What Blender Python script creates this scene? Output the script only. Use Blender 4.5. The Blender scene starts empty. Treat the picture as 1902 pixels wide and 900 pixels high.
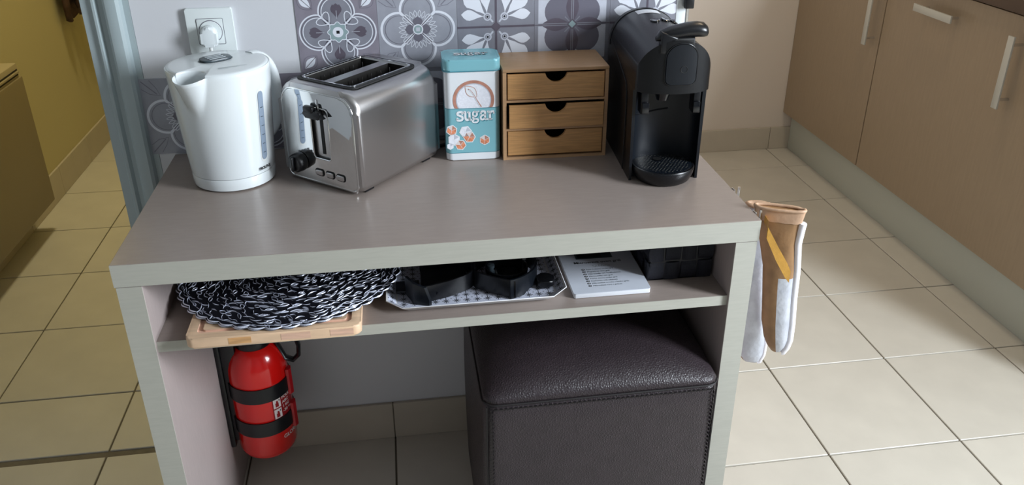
import bpy, bmesh, math, random
from mathutils import Vector, Matrix
random.seed(7)
C = bpy.context.scene.collection
sc = bpy.context.scene
PI = math.pi

# ------------------------------------------------------------------ camera
cam_d = bpy.data.cameras.new('camera'); cam = bpy.data.objects.new('camera', cam_d); C.objects.link(cam)
def cam_basis(pitch, roll, yaw):
    cy, sy, cp, sp = math.cos(yaw), math.sin(yaw), math.cos(pitch), math.sin(pitch)
    f = Vector((sy*cp, cy*cp, -sp)); r = Vector((cy, -sy, 0)); u = r.cross(f)
    c, s = math.cos(roll), math.sin(roll)
    return r*c+u*s, -r*s+u*c, f
r_, u_, f_ = cam_basis(0.4497, -0.0002, 0.1490)
cam.matrix_world = Matrix.Translation((0.4376, -1.1335, 1.3469)) @ Matrix((r_, u_, -f_)).transposed().to_4x4()
cam_d.sensor_width = 36; cam_d.lens = 36*1532.73/1902
cam_d.shift_x = -10.4/1902; cam_d.shift_y = -57.3/1902
cam_d.clip_start = 0.02
sc.camera = cam
# ------------------------------------------------------------------ world, lights, exposure
sc.view_settings.view_transform = 'Standard'; sc.view_settings.look = 'None'
sc.view_settings.gamma = 1; sc.view_settings.use_curve_mapping = False
sc.view_settings.exposure = 0.42
w = bpy.data.worlds.new('sky'); sc.world = w; w.use_nodes = True
w.node_tree.nodes['Background'].inputs[0].default_value = (0.62, 0.75, 1.0, 1)
w.node_tree.nodes['Background'].inputs[1].default_value = 1.0
def area(name, loc, target, sx, sy, power, col):
    d = bpy.data.lights.new(name, 'AREA'); d.shape = 'RECTANGLE'; d.size = sx; d.size_y = sy
    d.energy = power; d.color = col
    o = bpy.data.objects.new(name, d); C.objects.link(o); o.location = loc
    v = Vector(target)-Vector(loc); o.rotation_euler = v.to_track_quat('-Z', 'Y').to_euler()
    return o
area('window_daylight', (2.68, -1.10, 1.58), (0.0, -0.7, 0.9), 0.62, 1.05, 88, (0.86, 0.93, 1.0))
area('front_fill_light', (-0.9, -3.02, 1.45), (-0.9, 0.0, 1.45), 1.2, 1.5, 0.8, (0.84, 0.92, 1.0))  # added fill, no window there; brightens the toaster's polished front
area('kitchen_ceiling_lamp', (1.75, 0.95, 2.40), (1.75, 0.95, 0), 0.3, 0.3, 6, (1.0, 0.80, 0.55))
area('hall_ceiling_lamp', (-0.45, 2.0, 2.40), (-0.45, 2.0, 0), 0.25, 0.25, 13, (1.0, 0.86, 0.50))

# ------------------------------------------------------------------ helpers
def lin(h):
    if isinstance(h, str):
        h = h.lstrip('#'); c = [int(h[i:i+2], 16)/255 for i in (0, 2, 4)]
        return tuple(((x+0.055)/1.055)**2.4 if x > 0.04045 else x/12.92 for x in c)
    return tuple(h)
def mat(name, col, rough=0.5, metal=0.0, vary=0.0, vscale=8.0, stretch=(1, 1, 1), bump=0.0, bscale=60.0,
        kind='noise', coat=0.0, spec=0.5, rnd=0.0, col2=None, transmission=0.0, detail=4.0, aniso=0.0, bdist=0.002, lo=0.35, hi=0.65):
    m = bpy.data.materials.new(name); m.use_nodes = True; nt = m.node_tree; N = nt.nodes; L = nt.links
    b = N['Principled BSDF']; c = lin(col)
    b.inputs['Base Color'].default_value = (*c, 1); b.inputs['Roughness'].default_value = rough
    b.inputs['Metallic'].default_value = metal; b.inputs['Specular IOR Level'].default_value = spec
    b.inputs['Coat Weight'].default_value = coat; b.inputs['Transmission Weight'].default_value = transmission
    b.inputs['Anisotropic'].default_value = aniso
    tc = N.new('ShaderNodeTexCoord'); mp = N.new('ShaderNodeMapping'); mp.inputs['Scale'].default_value = stretch
    L.new(tc.outputs['Object'], mp.inputs['Vector'])
    out = None
    if vary > 0 or col2:
        n = N.new('ShaderNodeTexNoise'); n.inputs['Scale'].default_value = vscale; n.inputs['Detail'].default_value = detail
        L.new(mp.outputs[0], n.inputs['Vector'])
        r = N.new('ShaderNodeValToRGB'); L.new(n.outputs['Fac'], r.inputs['Fac'])
        r.color_ramp.elements[0].position = lo; r.color_ramp.elements[1].position = hi
        if col2: a, d = lin(col2), c
        else: a = tuple(x*(1-vary) for x in c); d = tuple(min(1, x*(1+vary)) for x in c)
        r.color_ramp.elements[0].color = (*a, 1); r.color_ramp.elements[1].color = (*d, 1)
        out = r.outputs['Color']
    if rnd > 0:
        oi = N.new('ShaderNodeObjectInfo'); mr = N.new('ShaderNodeMapRange')
        mr.inputs['To Min'].default_value = 1-rnd; mr.inputs['To Max'].default_value = 1+rnd
        L.new(oi.outputs['Random'], mr.inputs['Value'])
        vm = N.new('ShaderNodeVectorMath'); vm.operation = 'SCALE'
        if out: L.new(out, vm.inputs[0])
        else: vm.inputs[0].default_value = c
        L.new(mr.outputs[0], vm.inputs['Scale']); out = vm.outputs[0]
    if out: L.new(out, b.inputs['Base Color'])
    if bump > 0:
        if kind == 'voronoi':
            t = N.new('ShaderNodeTexVoronoi'); t.feature = 'DISTANCE_TO_EDGE'; src = t.outputs['Distance']
        elif kind == 'wave':
            t = N.new('ShaderNodeTexWave'); src = t.outputs['Fac']
        else:
            t = N.new('ShaderNodeTexNoise'); t.inputs['Detail'].default_value = 3; src = t.outputs['Fac']
        t.inputs['Scale'].default_value = bscale; L.new(mp.outputs[0], t.inputs['Vector'])
        bp = N.new('ShaderNodeBump'); bp.inputs['Strength'].default_value = bump; bp.inputs['Distance'].default_value = bdist
        L.new(src, bp.inputs['Height']); L.new(bp.outputs[0], b.inputs['Normal'])
    return m

M = dict(
 wall=mat('wall_paint', '#d1d2d6', 0.55, bump=0.03, bscale=350, spec=0.3),
 wall_beige=mat('wall_paint_beige', '#d4c9bd', 0.6, bump=0.03, bscale=350, spec=0.3),
 wall_warm=mat('hall_wall_paint', '#c6bc92', 0.6, bump=0.03, bscale=350, spec=0.3),
 ceiling=mat('ceiling_paint', '#a5a5a3', 0.8),  # ceiling darkened as well, for less bounced fill
 wall_grey=mat('grey_wall_paint', '#a9abae', 0.7), wall_dim=mat('low_bounce_wall_paint', '#77797c', 0.7),  # unseen room walls, toned down to weaken bounced light
 grout=mat('grout', '#6f6759', 0.9, vary=0.1, vscale=40),
 tile=mat('floor_tile_ceramic', '#c7c2b6', 0.34, vary=0.035, vscale=9, rnd=0.02, bump=0.05, bscale=25, detail=6),
 skirt=mat('skirting_tile_ceramic', '#bbb2a2', 0.4, vary=0.03, vscale=12, rnd=0.02),
 frame=mat('blue_grey_frame_paint', '#a6b3b6', 0.3, bump=0.05, bscale=200),
 lam=mat('taupe_melamine', '#91857e', 0.30, vary=0.035, vscale=30, stretch=(1, 6, 6), bump=0.06, bscale=500, detail=6, bdist=0.0004),
 lam_edge=mat('taupe_melamine_edge_lit', '#adaca2', 0.45, vary=0.03, vscale=30, stretch=(1, 10, 10), bump=0.05, bscale=400, detail=6, bdist=0.0004),  # same melamine as the top; the light on its edges is in the colour
 lam_side=mat('taupe_melamine_side_lit', '#a89b98', 0.5, vary=0.03, vscale=30, stretch=(10, 10, 1), detail=6),  # same melamine again, light on the panels put into a pinkish colour
 cab=mat('taupe_cabinet_front', '#93816a', 0.38, vary=0.04, vscale=18, stretch=(1, 8, 0.7), detail=6),
 carcass=mat('cabinet_carcass', '#33291f', 0.7),
 plinth=mat('grey_plinth', '#b6bab0', 0.35),
 worktop=mat('brown_worktop', '#4c3a2c', 0.4, vary=0.1, vscale=10, stretch=(4, 1, 1)),
 alu=mat('satin_aluminium', '#bdbcb3', 0.32, metal=0.35),
 white=mat('white_plastic', '#e0e6e8', 0.18, coat=0.3, spec=0.5),
 white_m=mat('white_matt_plastic', '#e2e5e3', 0.35),
 socket=mat('white_socket_plastic', '#dfe6e6', 0.3),
 dark=mat('dark_gap', '#0b0b0c', 0.6),
 grey_gauge=mat('smoky_gauge_plastic', '#8d9cae', 0.2),
 grey_dk=mat('dark_grey_plastic', '#3f4a50', 0.35),
 print_grey=mat('grey_print_ink', '#9aa2a6', 0.5),
 ink=mat('black_print_ink', '#15161a', 0.5),
 chrome=mat('polished_chrome', '#e3e5e6', 0.045, metal=1.0),
 steel=mat('brushed_steel', '#c2c0c0', 0.28, metal=1.0, bump=0.05, bscale=220, stretch=(1, 1, 12), bdist=0.0003),
 black=mat('black_plastic', '#0c0d11', 0.32, bump=0.03, bscale=900),
 black_g=mat('gloss_black_plastic', '#0e1014', 0.14, coat=0.2),
 black_body=mat('satin_black_plastic', '#0b0c0f', 0.36, spec=0.4, bump=0.05, bscale=900, bdist=0.0004),
 black_soft=mat('blue_black_plastic', '#0b1017', 0.36, spec=0.45),
 heat=mat('dark_toaster_inside', '#161310', 0.6, metal=0.3),
 tin_blue=mat('turquoise_tin', '#86c2cd', 0.28, metal=0.15, coat=0.2),
 tin_white=mat('white_tin', '#e6eaee', 0.26, coat=0.2),
 tin_blue_dk=mat('dark_turquoise_ink', '#2f7f8f', 0.4),
 sug_org=mat('orange_sugar_ink', '#d88a68', 0.4, vary=0.25, vscale=260),
 sug_white=mat('white_sugar_ink', '#e8eaf2', 0.4, vary=0.06, vscale=300),
 bowl=mat('copper_bowl_ink', '#b98472', 0.4, vary=0.12, vscale=120),
 bamboo=mat('bamboo', '#c3935f', 0.42, vary=0.14, vscale=16, stretch=(1.2, 6, 22), bump=0.05, bscale=60, detail=8, bdist=0.0004),
 bamboo_l=mat('light_bamboo', '#bd9670', 0.4, vary=0.06, vscale=16, stretch=(1.2, 12, 22), detail=8),
 bamboo_in=mat('shaded_drawer_inside', '#1c1511', 0.7),  # interior shade of the bamboo drawers put into this dark colour
 board=mat('beech_wood', '#dcbb9b', 0.5, vary=0.10, vscale=12, stretch=(1, 7, 7), detail=8),
 board_dk=mat('beech_end_grain', '#c99a68', 0.55, vary=0.16, vscale=30, stretch=(1, 3, 6), detail=6),
 board_pk=mat('pale_beech_end_grain', '#dcb49c', 0.55, vary=0.12, vscale=26, stretch=(1, 3, 8), detail=6),
 mel_white=mat('white_melamine', '#e8e9ec', 0.22),
 tray_print=mat('tray_print_ground', '#c7ccdd', 0.3),
 paper=mat('white_paper', '#dfe2e8', 0.5),
 paper2=mat('booklet_cover', '#c9cfda', 0.4, vary=0.02, vscale=20),
 silver=mat('silver_lace', '#cfd4e4', 0.35, metal=0.3),
 mat_blk=mat('black_lace', '#14151d', 0.4),
 basket=mat('woven_black_strap', '#23242e', 0.5, bump=0.8, bscale=420, kind='wave', bdist=0.001, vary=0.25, vscale=300),
 leather=mat('dark_brown_leather', '#2e262a', 0.42, vary=0.08, vscale=40, bump=0.55, bscale=230, kind='voronoi', bdist=0.0022),
 leather_dk=mat('dark_seam', '#161113', 0.6),
 red=mat('red_enamel', '#d3130f', 0.18, coat=0.4),
 red_dk=mat('red_plastic_clip', '#a8101a', 0.35),
 label_wh=mat('label_white', '#ddd2cf', 0.4),
 label_red=mat('label_red', '#8e1418', 0.4),
 tan=mat('tan_satin_cloth', '#93704c', 0.5, vary=0.12, vscale=40, bump=0.3, bscale=45, bdist=0.004),
 tan_l=mat('peach_cloth', '#b8967a', 0.55, vary=0.1, vscale=40, bump=0.25, bscale=50, bdist=0.004),
 gold=mat('gold_ribbon', '#c08f3c', 0.45, vary=0.1, vscale=60, bump=0.15, bscale=500),
 foil=mat('silver_quilted_cloth', '#c6cad4', 0.36, metal=0.35, vary=0.1, vscale=35, bump=0.5, bscale=38, bdist=0.006),
 piping=mat('white_satin_piping', '#ece9ee', 0.4, bump=0.2, bscale=120, bdist=0.002),
 heater=mat('heater_enamel', '#b0a384', 0.4),
 heater_dk=mat('heater_front', '#8a7d60', 0.45),
 scarf=mat('dark_brown_cloth', '#4a342a', 0.8, vary=0.3, vscale=40, bump=0.5, bscale=90),
 chrome_b=mat('bright_metal', '#dddddd', 0.2, metal=1.0),
 # splashback print inks
 t_mauve=mat('mauve_grey_ink', '#86818c', 0.3, vary=0.09, vscale=30),
 t_grey=mat('cool_grey_ink', '#989aa4', 0.3, vary=0.07, vscale=30),
 t_mid=mat('mid_grey_ink', '#83848e', 0.3, vary=0.07, vscale=30),
 t_dark=mat('dark_taupe_ink', '#5c5560', 0.3, vary=0.07, vscale=30),
 t_dark2=mat('dark_grey_ink', '#6c6a76', 0.3),
 t_white=mat('white_ink', '#dcdfe8', 0.3),
 t_pale=mat('pale_grey_ink', '#bfc2cd', 0.3, vary=0.05, vscale=60),
 t_teal=mat('grey_green_ink', '#8fa3a6', 0.3),
 t_line=mat('thin_grey_line_ink', '#75747f', 0.3),
)

def finish(name, verts, faces, mats, parent=None, fm=None, smooth=False, auto=None):
    me = bpy.data.meshes.new(name); me.from_pydata([tuple(v) for v in verts], [], faces)
    if not isinstance(mats, (list, tuple)): mats = [mats]
    for m in mats: me.materials.append(M[m] if isinstance(m, str) else m)
    if fm: me.polygons.foreach_set('material_index', fm)
    if smooth or auto: me.shade_smooth()
    if auto: me.set_sharp_from_angle(angle=math.radians(auto))
    me.validate(); me.update()
    o = bpy.data.objects.new(name, me); C.objects.link(o)
    if parent: o.parent = parent
    return o
def from_bm(name, bm, mats, parent=None, auto=30):
    me = bpy.data.meshes.new(name); bmesh.ops.recalc_face_normals(bm, faces=bm.faces); bm.to_mesh(me); bm.free()
    if not isinstance(mats, (list, tuple)): mats = [mats]
    for m in mats: me.materials.append(M[m] if isinstance(m, str) else m)
    if auto: me.shade_smooth(); me.set_sharp_from_angle(angle=math.radians(auto))
    o = bpy.data.objects.new(name, me); C.objects.link(o)
    if parent: o.parent = parent
    return o
def tag(o, label=None, cat=None, group=None, kind=None):
    if label: o['label'] = label
    if cat: o['category'] = cat
    if group: o['group'] = group
    if kind: o['kind'] = kind
    return o
def thing(name, label, cat, loc=(0, 0, 0), rz=0, group=None):
    o = bpy.data.objects.new(name, None); o.empty_display_size = 0.03; C.objects.link(o)
    o.location = loc; o.rotation_euler = (0, 0, rz); return tag(o, label, cat, group)
def struct(o): o['kind'] = 'structure'; return o

def bx(bm, a, b, bev=0.0, seg=2, mi=0):
    (x0, y0, z0), (x1, y1, z1) = a, b
    vs = [bm.verts.new(p) for p in ((x0, y0, z0), (x1, y0, z0), (x1, y1, z0), (x0, y1, z0), (x0, y0, z1), (x1, y0, z1), (x1, y1, z1), (x0, y1, z1))]
    fs = [bm.faces.new([vs[i] for i in q]) for q in ((0, 3, 2, 1), (4, 5, 6, 7), (0, 1, 5, 4), (1, 2, 6, 5), (2, 3, 7, 6), (3, 0, 4, 7))]
    for f in fs: f.material_index = mi
    if bev > 0:
        es = list({e for f in fs for e in f.edges})
        bmesh.ops.bevel(bm, geom=es, offset=bev, segments=seg, profile=0.5, affect='EDGES', clamp_overlap=True)
def box(name, a, b, m, parent=None, bev=0.0, seg=2):
    bm = bmesh.new(); bx(bm, a, b, bev, seg); return from_bm(name, bm, m, parent, auto=35 if bev else None)
def rrect(w, h, r, n=6, cx=0, cy=0):       # rounded rectangle outline, r = radius or 4 radii (ccw from lower left)
    rs = r if isinstance(r, (list, tuple)) else [r]*4
    pts = []
    for (sx, sy, a0), q in zip(((-1, -1, PI), (1, -1, 1.5*PI), (1, 1, 0), (-1, 1, 0.5*PI)), rs):
        ox, oy = cx+sx*(w/2-q), cy+sy*(h/2-q)
        for i in range(n+1):
            a = a0+i/n*PI/2; pts.append((ox+q*math.cos(a), oy+q*math.sin(a)))
    return pts
def loft(name, rings, m, parent=None, cap=True, closed=True, auto=35, fm=None):
    n = len(rings[0]); V = [p for r in rings for p in r]; F = []
    for k in range(len(rings)-1):
        for i in range(n if closed else n-1):
            j = (i+1) % n; F.append((k*n+i, k*n+j, (k+1)*n+j, (k+1)*n+i))
    if cap:
        F.append(tuple(range(n))[::-1]); F.append(tuple((len(rings)-1)*n+i for i in range(n)))
    o = finish(name, V, F, m, parent, auto=auto)
    bm = bmesh.new(); bm.from_mesh(o.data); bmesh.ops.remove_doubles(bm, verts=bm.verts, dist=1e-6)
    bmesh.ops.recalc_face_normals(bm, faces=bm.faces); bm.to_mesh(o.data); bm.free()
    return o
def prism(name, pts, axis, a, b, m, parent=None, bev=0.0, seg=3, auto=35):   # 2D outline extruded along axis from a to b
    bm = bmesh.new()
    def P3(p, t): return {'x': (t, p[0], p[1]), 'y': (p[0], t, p[1]), 'z': (p[0], p[1], t)}[axis]
    A = [bm.verts.new(P3(p, a)) for p in pts]; B = [bm.verts.new(P3(p, b)) for p in pts]; n = len(pts)
    f0 = bm.faces.new(A); f1 = bm.faces.new(B[::-1])
    for i in range(n): bm.faces.new((A[i], B[i], B[(i+1) % n], A[(i+1) % n]))
    if bev > 0: bmesh.ops.bevel(bm, geom=list(f0.edges)+list(f1.edges), offset=bev, segments=seg, profile=0.5, affect='EDGES', clamp_overlap=True)
    return from_bm(name, bm, m, parent, auto)
def lathe(name, prof, m, parent=None, n=48, loc=(0, 0, 0), auto=35, axis='z'):
    rings = []
    for r, z in prof:
        ring = []
        for i in range(n):
            a = 2*PI*i/n; p = (r*math.cos(a), r*math.sin(a), z)
            if axis == 'y': p = (p[0], z, p[1])
            if axis == 'x': p = (z, p[0], p[1])
            ring.append((p[0]+loc[0], p[1]+loc[1], p[2]+loc[2]))
        rings.append(ring)
    return loft(name, rings, m, parent, auto=auto)
def sweep_pts(path, r, n=8, flat=None, closed=False):
    V = []; F = []; P = [Vector(p) for p in path]; k = len(P); up = None
    for i, p in enumerate(P):
        if closed: t = (P[(i+1) % k]-P[i-1]).normalized()
        else: t = (P[min(i+1, k-1)]-P[max(i-1, 0)]).normalized()
        if up is None:
            up = Vector((0, 0, 1)) if abs(t.z) < 0.9 else Vector((0, 1, 0))
        s = t.cross(up).normalized(); up = s.cross(t).normalized()
        rr = r[i] if isinstance(r, (list, tuple)) else r
        for j in range(n):
            a = 2*PI*j/n
            ra, rb = (rr, rr) if not flat else (flat[0], flat[1])
            V.append(p+s*(ra*math.cos(a))+up*(rb*math.sin(a)))
    for i in range(k if closed else k-1):
        for j in range(n):
            a = i*n+j; b = i*n+(j+1) % n; c = ((i+1) % k)*n+(j+1) % n; d = ((i+1) % k)*n+j; F.append((a, b, c, d))
    if not closed: F.append(tuple(range(n))[::-1]); F.append(tuple((k-1)*n+j for j in range(n)))
    return V, F
def tube(name, path, r, m, parent=None, n=10, flat=None, closed=False, auto=50):
    V, F = sweep_pts(path, r, n, flat, closed); return finish(name, V, F, m, parent, auto=auto)
def band(name, path, h0, h1, th, m, parent=None, closed=False):      # thin wall following a plan path, from z h0 to h1
    n = len(path); P = [Vector((p[0], p[1], 0)) for p in path]; V = []; F = []
    for i, p in enumerate(P):
        t = ((P[(i+1) % n]-P[i-1]) if closed else (P[min(i+1, n-1)]-P[max(i-1, 0)])).normalized(); s = Vector((-t.y, t.x, 0))*th/2
        a, b = (h0[i] if isinstance(h0, list) else h0), (h1[i] if isinstance(h1, list) else h1)
        for q, z in ((p-s, a), (p+s, a), (p+s, b), (p-s, b)): V.append((q.x, q.y, z))
    for i in range(n if closed else n-1):
        for j in range(4): F.append((i*4+j, i*4+(j+1) % 4, ((i+1) % n)*4+(j+1) % 4, ((i+1) % n)*4+j))
    if not closed: F.append((3, 2, 1, 0)); F.append(tuple((n-1)*4+j for j in range(4)))
    return finish(name, V, F, m, parent, auto=40)
def bez(p0, p1, p2, p3, n=10):
    o = []
    for i in range(n+1):
        t = i/n; u = 1-t
        o.append(tuple(u**3*a+3*u*u*t*b+3*u*t*t*c+t**3*d for a, b, c, d in zip(p0, p1, p2, p3)))
    return o
def cut(o, cutters, op='DIFFERENCE'):
    for c in cutters:
        md = o.modifiers.new('b', 'BOOLEAN'); md.operation = op; md.solver = 'EXACT'; md.object = c
        if hasattr(md, 'material_mode'): md.material_mode = 'TRANSFER'
    dg = bpy.context.evaluated_depsgraph_get(); dg.update()
    me = bpy.data.meshes.new_from_object(o.evaluated_get(dg)); o.modifiers.clear(); o.data = me
    me.shade_smooth(); me.set_sharp_from_angle(angle=math.radians(35))
    for c in cutters: bpy.data.objects.remove(c)

class Print:                                  # flat ink shapes on a plane o + a*u + b*v, stacked in hair-thin layers
    def __init__(s, o, u, v, step=0.00012):
        s.o, s.u, s.v = Vector(o), Vector(u), Vector(v); s.n = s.u.cross(s.v).normalized(); s.step = step
        s.V = []; s.F = []; s.fm = []; s.mats = []
    def mi(s, m):
        if m not in s.mats: s.mats.append(m)
        return s.mats.index(m)
    def pt(s, p, L): return s.o+s.u*p[0]+s.v*p[1]+s.n*(s.step*L)
    def poly(s, pts, m, L=1):
        b = len(s.V); s.V += [s.pt(p, L) for p in pts]; s.F.append(tuple(range(b, b+len(pts)))); s.fm.append(s.mi(m))
    def stroke(s, pts, w, m, L=1, closed=False, taper=False):
        n = len(pts); b = len(s.V)
        for i, p in enumerate(pts):
            if closed: q0, q1 = pts[i-1], pts[(i+1) % n]
            else: q0, q1 = pts[max(i-1, 0)], pts[min(i+1, n-1)]
            dx, dy = q1[0]-q0[0], q1[1]-q0[1]; l = math.hypot(dx, dy) or 1
            ww = w[i] if isinstance(w, list) else (w*max(0.15, math.sin(PI*i/(n-1))) if taper else w)
            nx, ny = -dy/l*ww/2, dx/l*ww/2
            s.V += [s.pt((p[0]-nx, p[1]-ny), L), s.pt((p[0]+nx, p[1]+ny), L)]
        for i in range(n if closed else n-1):
            j = (i+1) % n; s.F.append((b+2*i, b+2*j, b+2*j+1, b+2*i+1)); s.fm.append(s.mi(m))
    def disc(s, c, r, m, L=1, n=24, ry=None, rot=0, a0=0, a1=2*PI):
        full = abs(a1-a0-2*PI) < 1e-6; pts = []
        for i in range(n if full else n+1):
            a = a0+(a1-a0)*i/n; x, y = r*math.cos(a), (ry or r)*math.sin(a)
            pts.append((c[0]+x*math.cos(rot)-y*math.sin(rot), c[1]+x*math.sin(rot)+y*math.cos(rot)))
        s.poly(pts, m, L); return pts
    def ring(s, c, r, w, m, L=1, n=32, ry=None, rot=0):
        pts = []
        for i in range(n):
            a = 2*PI*i/n; x, y = r*math.cos(a), (ry or r)*math.sin(a)
            pts.append((c[0]+x*math.cos(rot)-y*math.sin(rot), c[1]+x*math.sin(rot)+y*math.cos(rot)))
        s.stroke(pts, w, m, L, True)
    def petal(s, c, ang, r0, r1, w, m, L=1, line=None, lw=0.01, n=8, belly=0.5):
        ca, sa = math.cos(ang), math.sin(ang); up = []; dn = []
        for i in range(n+1):
            t = i/n; x = r0+(r1-r0)*t; y = w/2*math.sin(PI*t**(math.log(0.5)/math.log(belly)))
            up.append((c[0]+x*ca-y*sa, c[1]+x*sa+y*ca)); dn.append((c[0]+x*ca+y*sa, c[1]+x*sa-y*ca))
        pts = up+dn[-2:0:-1]
        if m: s.poly(pts, m, L)
        if line: s.stroke(pts, lw, line, L+1, True)
    def text(s, txt, at, size, m, L=1, bold=0.0, sx=1.0):
        cu = bpy.data.curves.new('t', 'FONT'); cu.body = txt; cu.size = size; cu.offset = bold; cu.resolution_u = 3
        t = bpy.data.objects.new('t', cu); C.objects.link(t); dg = bpy.context.evaluated_depsgraph_get()
        me = bpy.data.meshes.new_from_object(t.evaluated_get(dg)); b = len(s.V)
        s.V += [s.pt((at[0]+v.co.x*sx, at[1]+v.co.y), L) for v in me.vertices]
        k = s.mi(m)
        for p in me.polygons: s.F.append(tuple(b+i for i in p.vertices)); s.fm.append(k)
        bpy.data.objects.remove(t); bpy.data.meshes.remove(me); bpy.data.curves.remove(cu)
    def build(s, name, parent=None, auto=None): return finish(name, s.V, s.F, s.mats, parent, s.fm)
    def addbox(s, a, b, m):
        i0 = len(s.V); (x0, y0, z0), (x1, y1, z1) = a, b
        s.V += [Vector(p) for p in ((x0, y0, z0), (x1, y0, z0), (x1, y1, z0), (x0, y1, z0), (x0, y0, z1), (x1, y0, z1), (x1, y1, z1), (x0, y1, z1))]
        for q in ((0, 3, 2, 1), (4, 5, 6, 7), (0, 1, 5, 4), (1, 2, 6, 5), (2, 3, 7, 6), (3, 0, 4, 7)):
            s.F.append(tuple(i0+i for i in q)); s.fm.append(s.mi(m))

# ------------------------------------------------------------------ measurements (metres)
W, D, H, T = 1.011, 0.445, 0.7485, 0.038        # console table
WY = 0.4486                                     # face of the wall behind it
SHZ, SHT, SHR = 0.605, 0.0192, 0.0076           # shelf top, thickness, setback
LX = -0.89; FY = 2.105; RX = 2.70; NY = -3.1; CH = 2.5; CABX = 2.10

# ------------------------------------------------------------------ floor
floor = struct(box('floor', (-2.1, NY-0.1, -0.06), (RX+0.1, 4.3, -0.004), 'grout'))
G = 0.333
tm = None
def tile_mesh(wx, wy):
    bm = bmesh.new(); bx(bm, (0, 0, -0.008), (wx, wy, 0.0), 0.0012, 1)
    me = bpy.data.meshes.new('floor_tile'); bmesh.ops.recalc_face_normals(bm, faces=bm.faces); bm.to_mesh(me); bm.free(); me.materials.append(M['tile']); return me
cache = {}
def put_tile(x0, y0, x1, y1):
    k = (round(x1-x0, 3), round(y1-y0, 3))
    if k[0] < 0.02 or k[1] < 0.02: return
    if k not in cache: cache[k] = tile_mesh(*k)
    o = bpy.data.objects.new('floor_tile', cache[k]); C.objects.link(o); o.parent = floor
    o.location = (x0, y0, random.uniform(-0.0003, 0.0003))
g = 0.0022
x = 0.0447-7*G
while x < RX:
    a, b = max(x+g, -2.0), min(x+G-g, RX)
    y = 0.228-11*G
    while y < 2.2:
        y0, y1 = max(y+g, NY), min(y+G-g, FY+0.02)
        if b <= 0.05:
            y1 = min(y1, 0.474-g)
        if y1 > y0: put_tile(a, y0, b, y1)
        y += G
    if b <= 0.05:
        y = 0.3848
        a = max(a, LX)
        if b-a > 0.02:
            put_tile(a, 0.492+g, b, 0.3848+G-g)
            y += G
            while y < 4.2:
                put_tile(a, y+g, b, min(y+G-g, 4.2)); y += G
    x += G
for n_ in range(1): put_tile(-0.89, 0.474+g, 0.04, 0.492-g)

# ------------------------------------------------------------------ walls
wb = struct(box('wall_back', (-0.03, WY, 0), (1.012, WY+0.11, CH), 'wall'))
struct(box('wall_hall_left', (LX-0.1, WY, 0), (LX, 4.3, CH), 'wall_warm'))
KX0 = -2.0
struct(box('wall_left', (KX0-0.1, NY-0.1, 0), (KX0, WY+0.11, CH), 'wall_grey'))
struct(box('wall_back_left', (KX0, WY, 0), (LX-0.02, WY+0.11, CH), 'wall'))
struct(box('wall_far', (0.9, FY, 0), (RX+0.1, FY+0.1, CH), 'wall_beige'))
struct(box('wall_hall_end', (LX-0.1, 4.2, 0), (0.2, 4.3, CH), 'wall_warm'))
struct(box('wall_hall_side', (0.05, WY+0.11, 0), (0.15, 4.3, CH), 'wall_warm'))
struct(box('wall_inner', (0.87, WY+0.11, 0), (0.95, FY+0.1, CH), 'wall_beige'))
struct(box('wall_front', (-2.1, NY-0.1, 0), (RX+0.1, NY, CH), 'wall_dim'))
struct(box('ceiling', (-2.1, NY-0.1, CH), (RX+0.1, 4.3, CH+0.1), 'ceiling'))
# lintel over the hall door and wall left of it
struct(box('wall_lintel', (LX, WY, 2.08), (-0.03, WY+0.11, CH), 'wall'))
# right wall with the window opening
wr = bmesh.new()
for a, b in (((RX, NY-0.1, 0), (RX+0.2, -1.45, CH)), ((RX, -0.75, 0), (RX+0.2, FY+0.1, CH)), ((RX, -1.45, 0), (RX+0.2, -0.75, 1.0)), ((RX, -1.45, 2.15), (RX+0.2, -0.75, CH))): bx(wr, a, b)
struct(from_bm('wall_right', wr, 'wall', auto=None))
wf = bmesh.new()
for a, b in (((RX+0.08, -1.45, 1.0), (RX+0.14, -1.39, 2.15)), ((RX+0.08, -0.81, 1.0), (RX+0.14, -0.75, 2.15)), ((RX+0.08, -1.39, 1.0), (RX+0.14, -0.81, 1.06)), ((RX+0.08, -1.39, 2.09), (RX+0.14, -0.81, 2.15))): bx(wf, a, b, 0.004, 1)
w1 = struct(from_bm('window_1', wf, 'white_m'))

# wall end trims at the right of the splashback
struct(box('trim_1', (0.9925, WY-0.0025, 0.60), (1.0125, WY, 2.2), 'white', bev=0.0008))
struct(box('trim_2', (1.0128, WY-0.004, 0.60), (1.0185, WY+0.11, 2.2), 'chrome_b', bev=0.001))
lk = box('corner_clip', (1.006, WY-0.016, 1.000), (1.024, WY-0.0042, 1.03), 'black', bev=0.002)
tag(lk, 'small black clip on the white wall edge above the coffee machine', 'clip')

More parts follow.
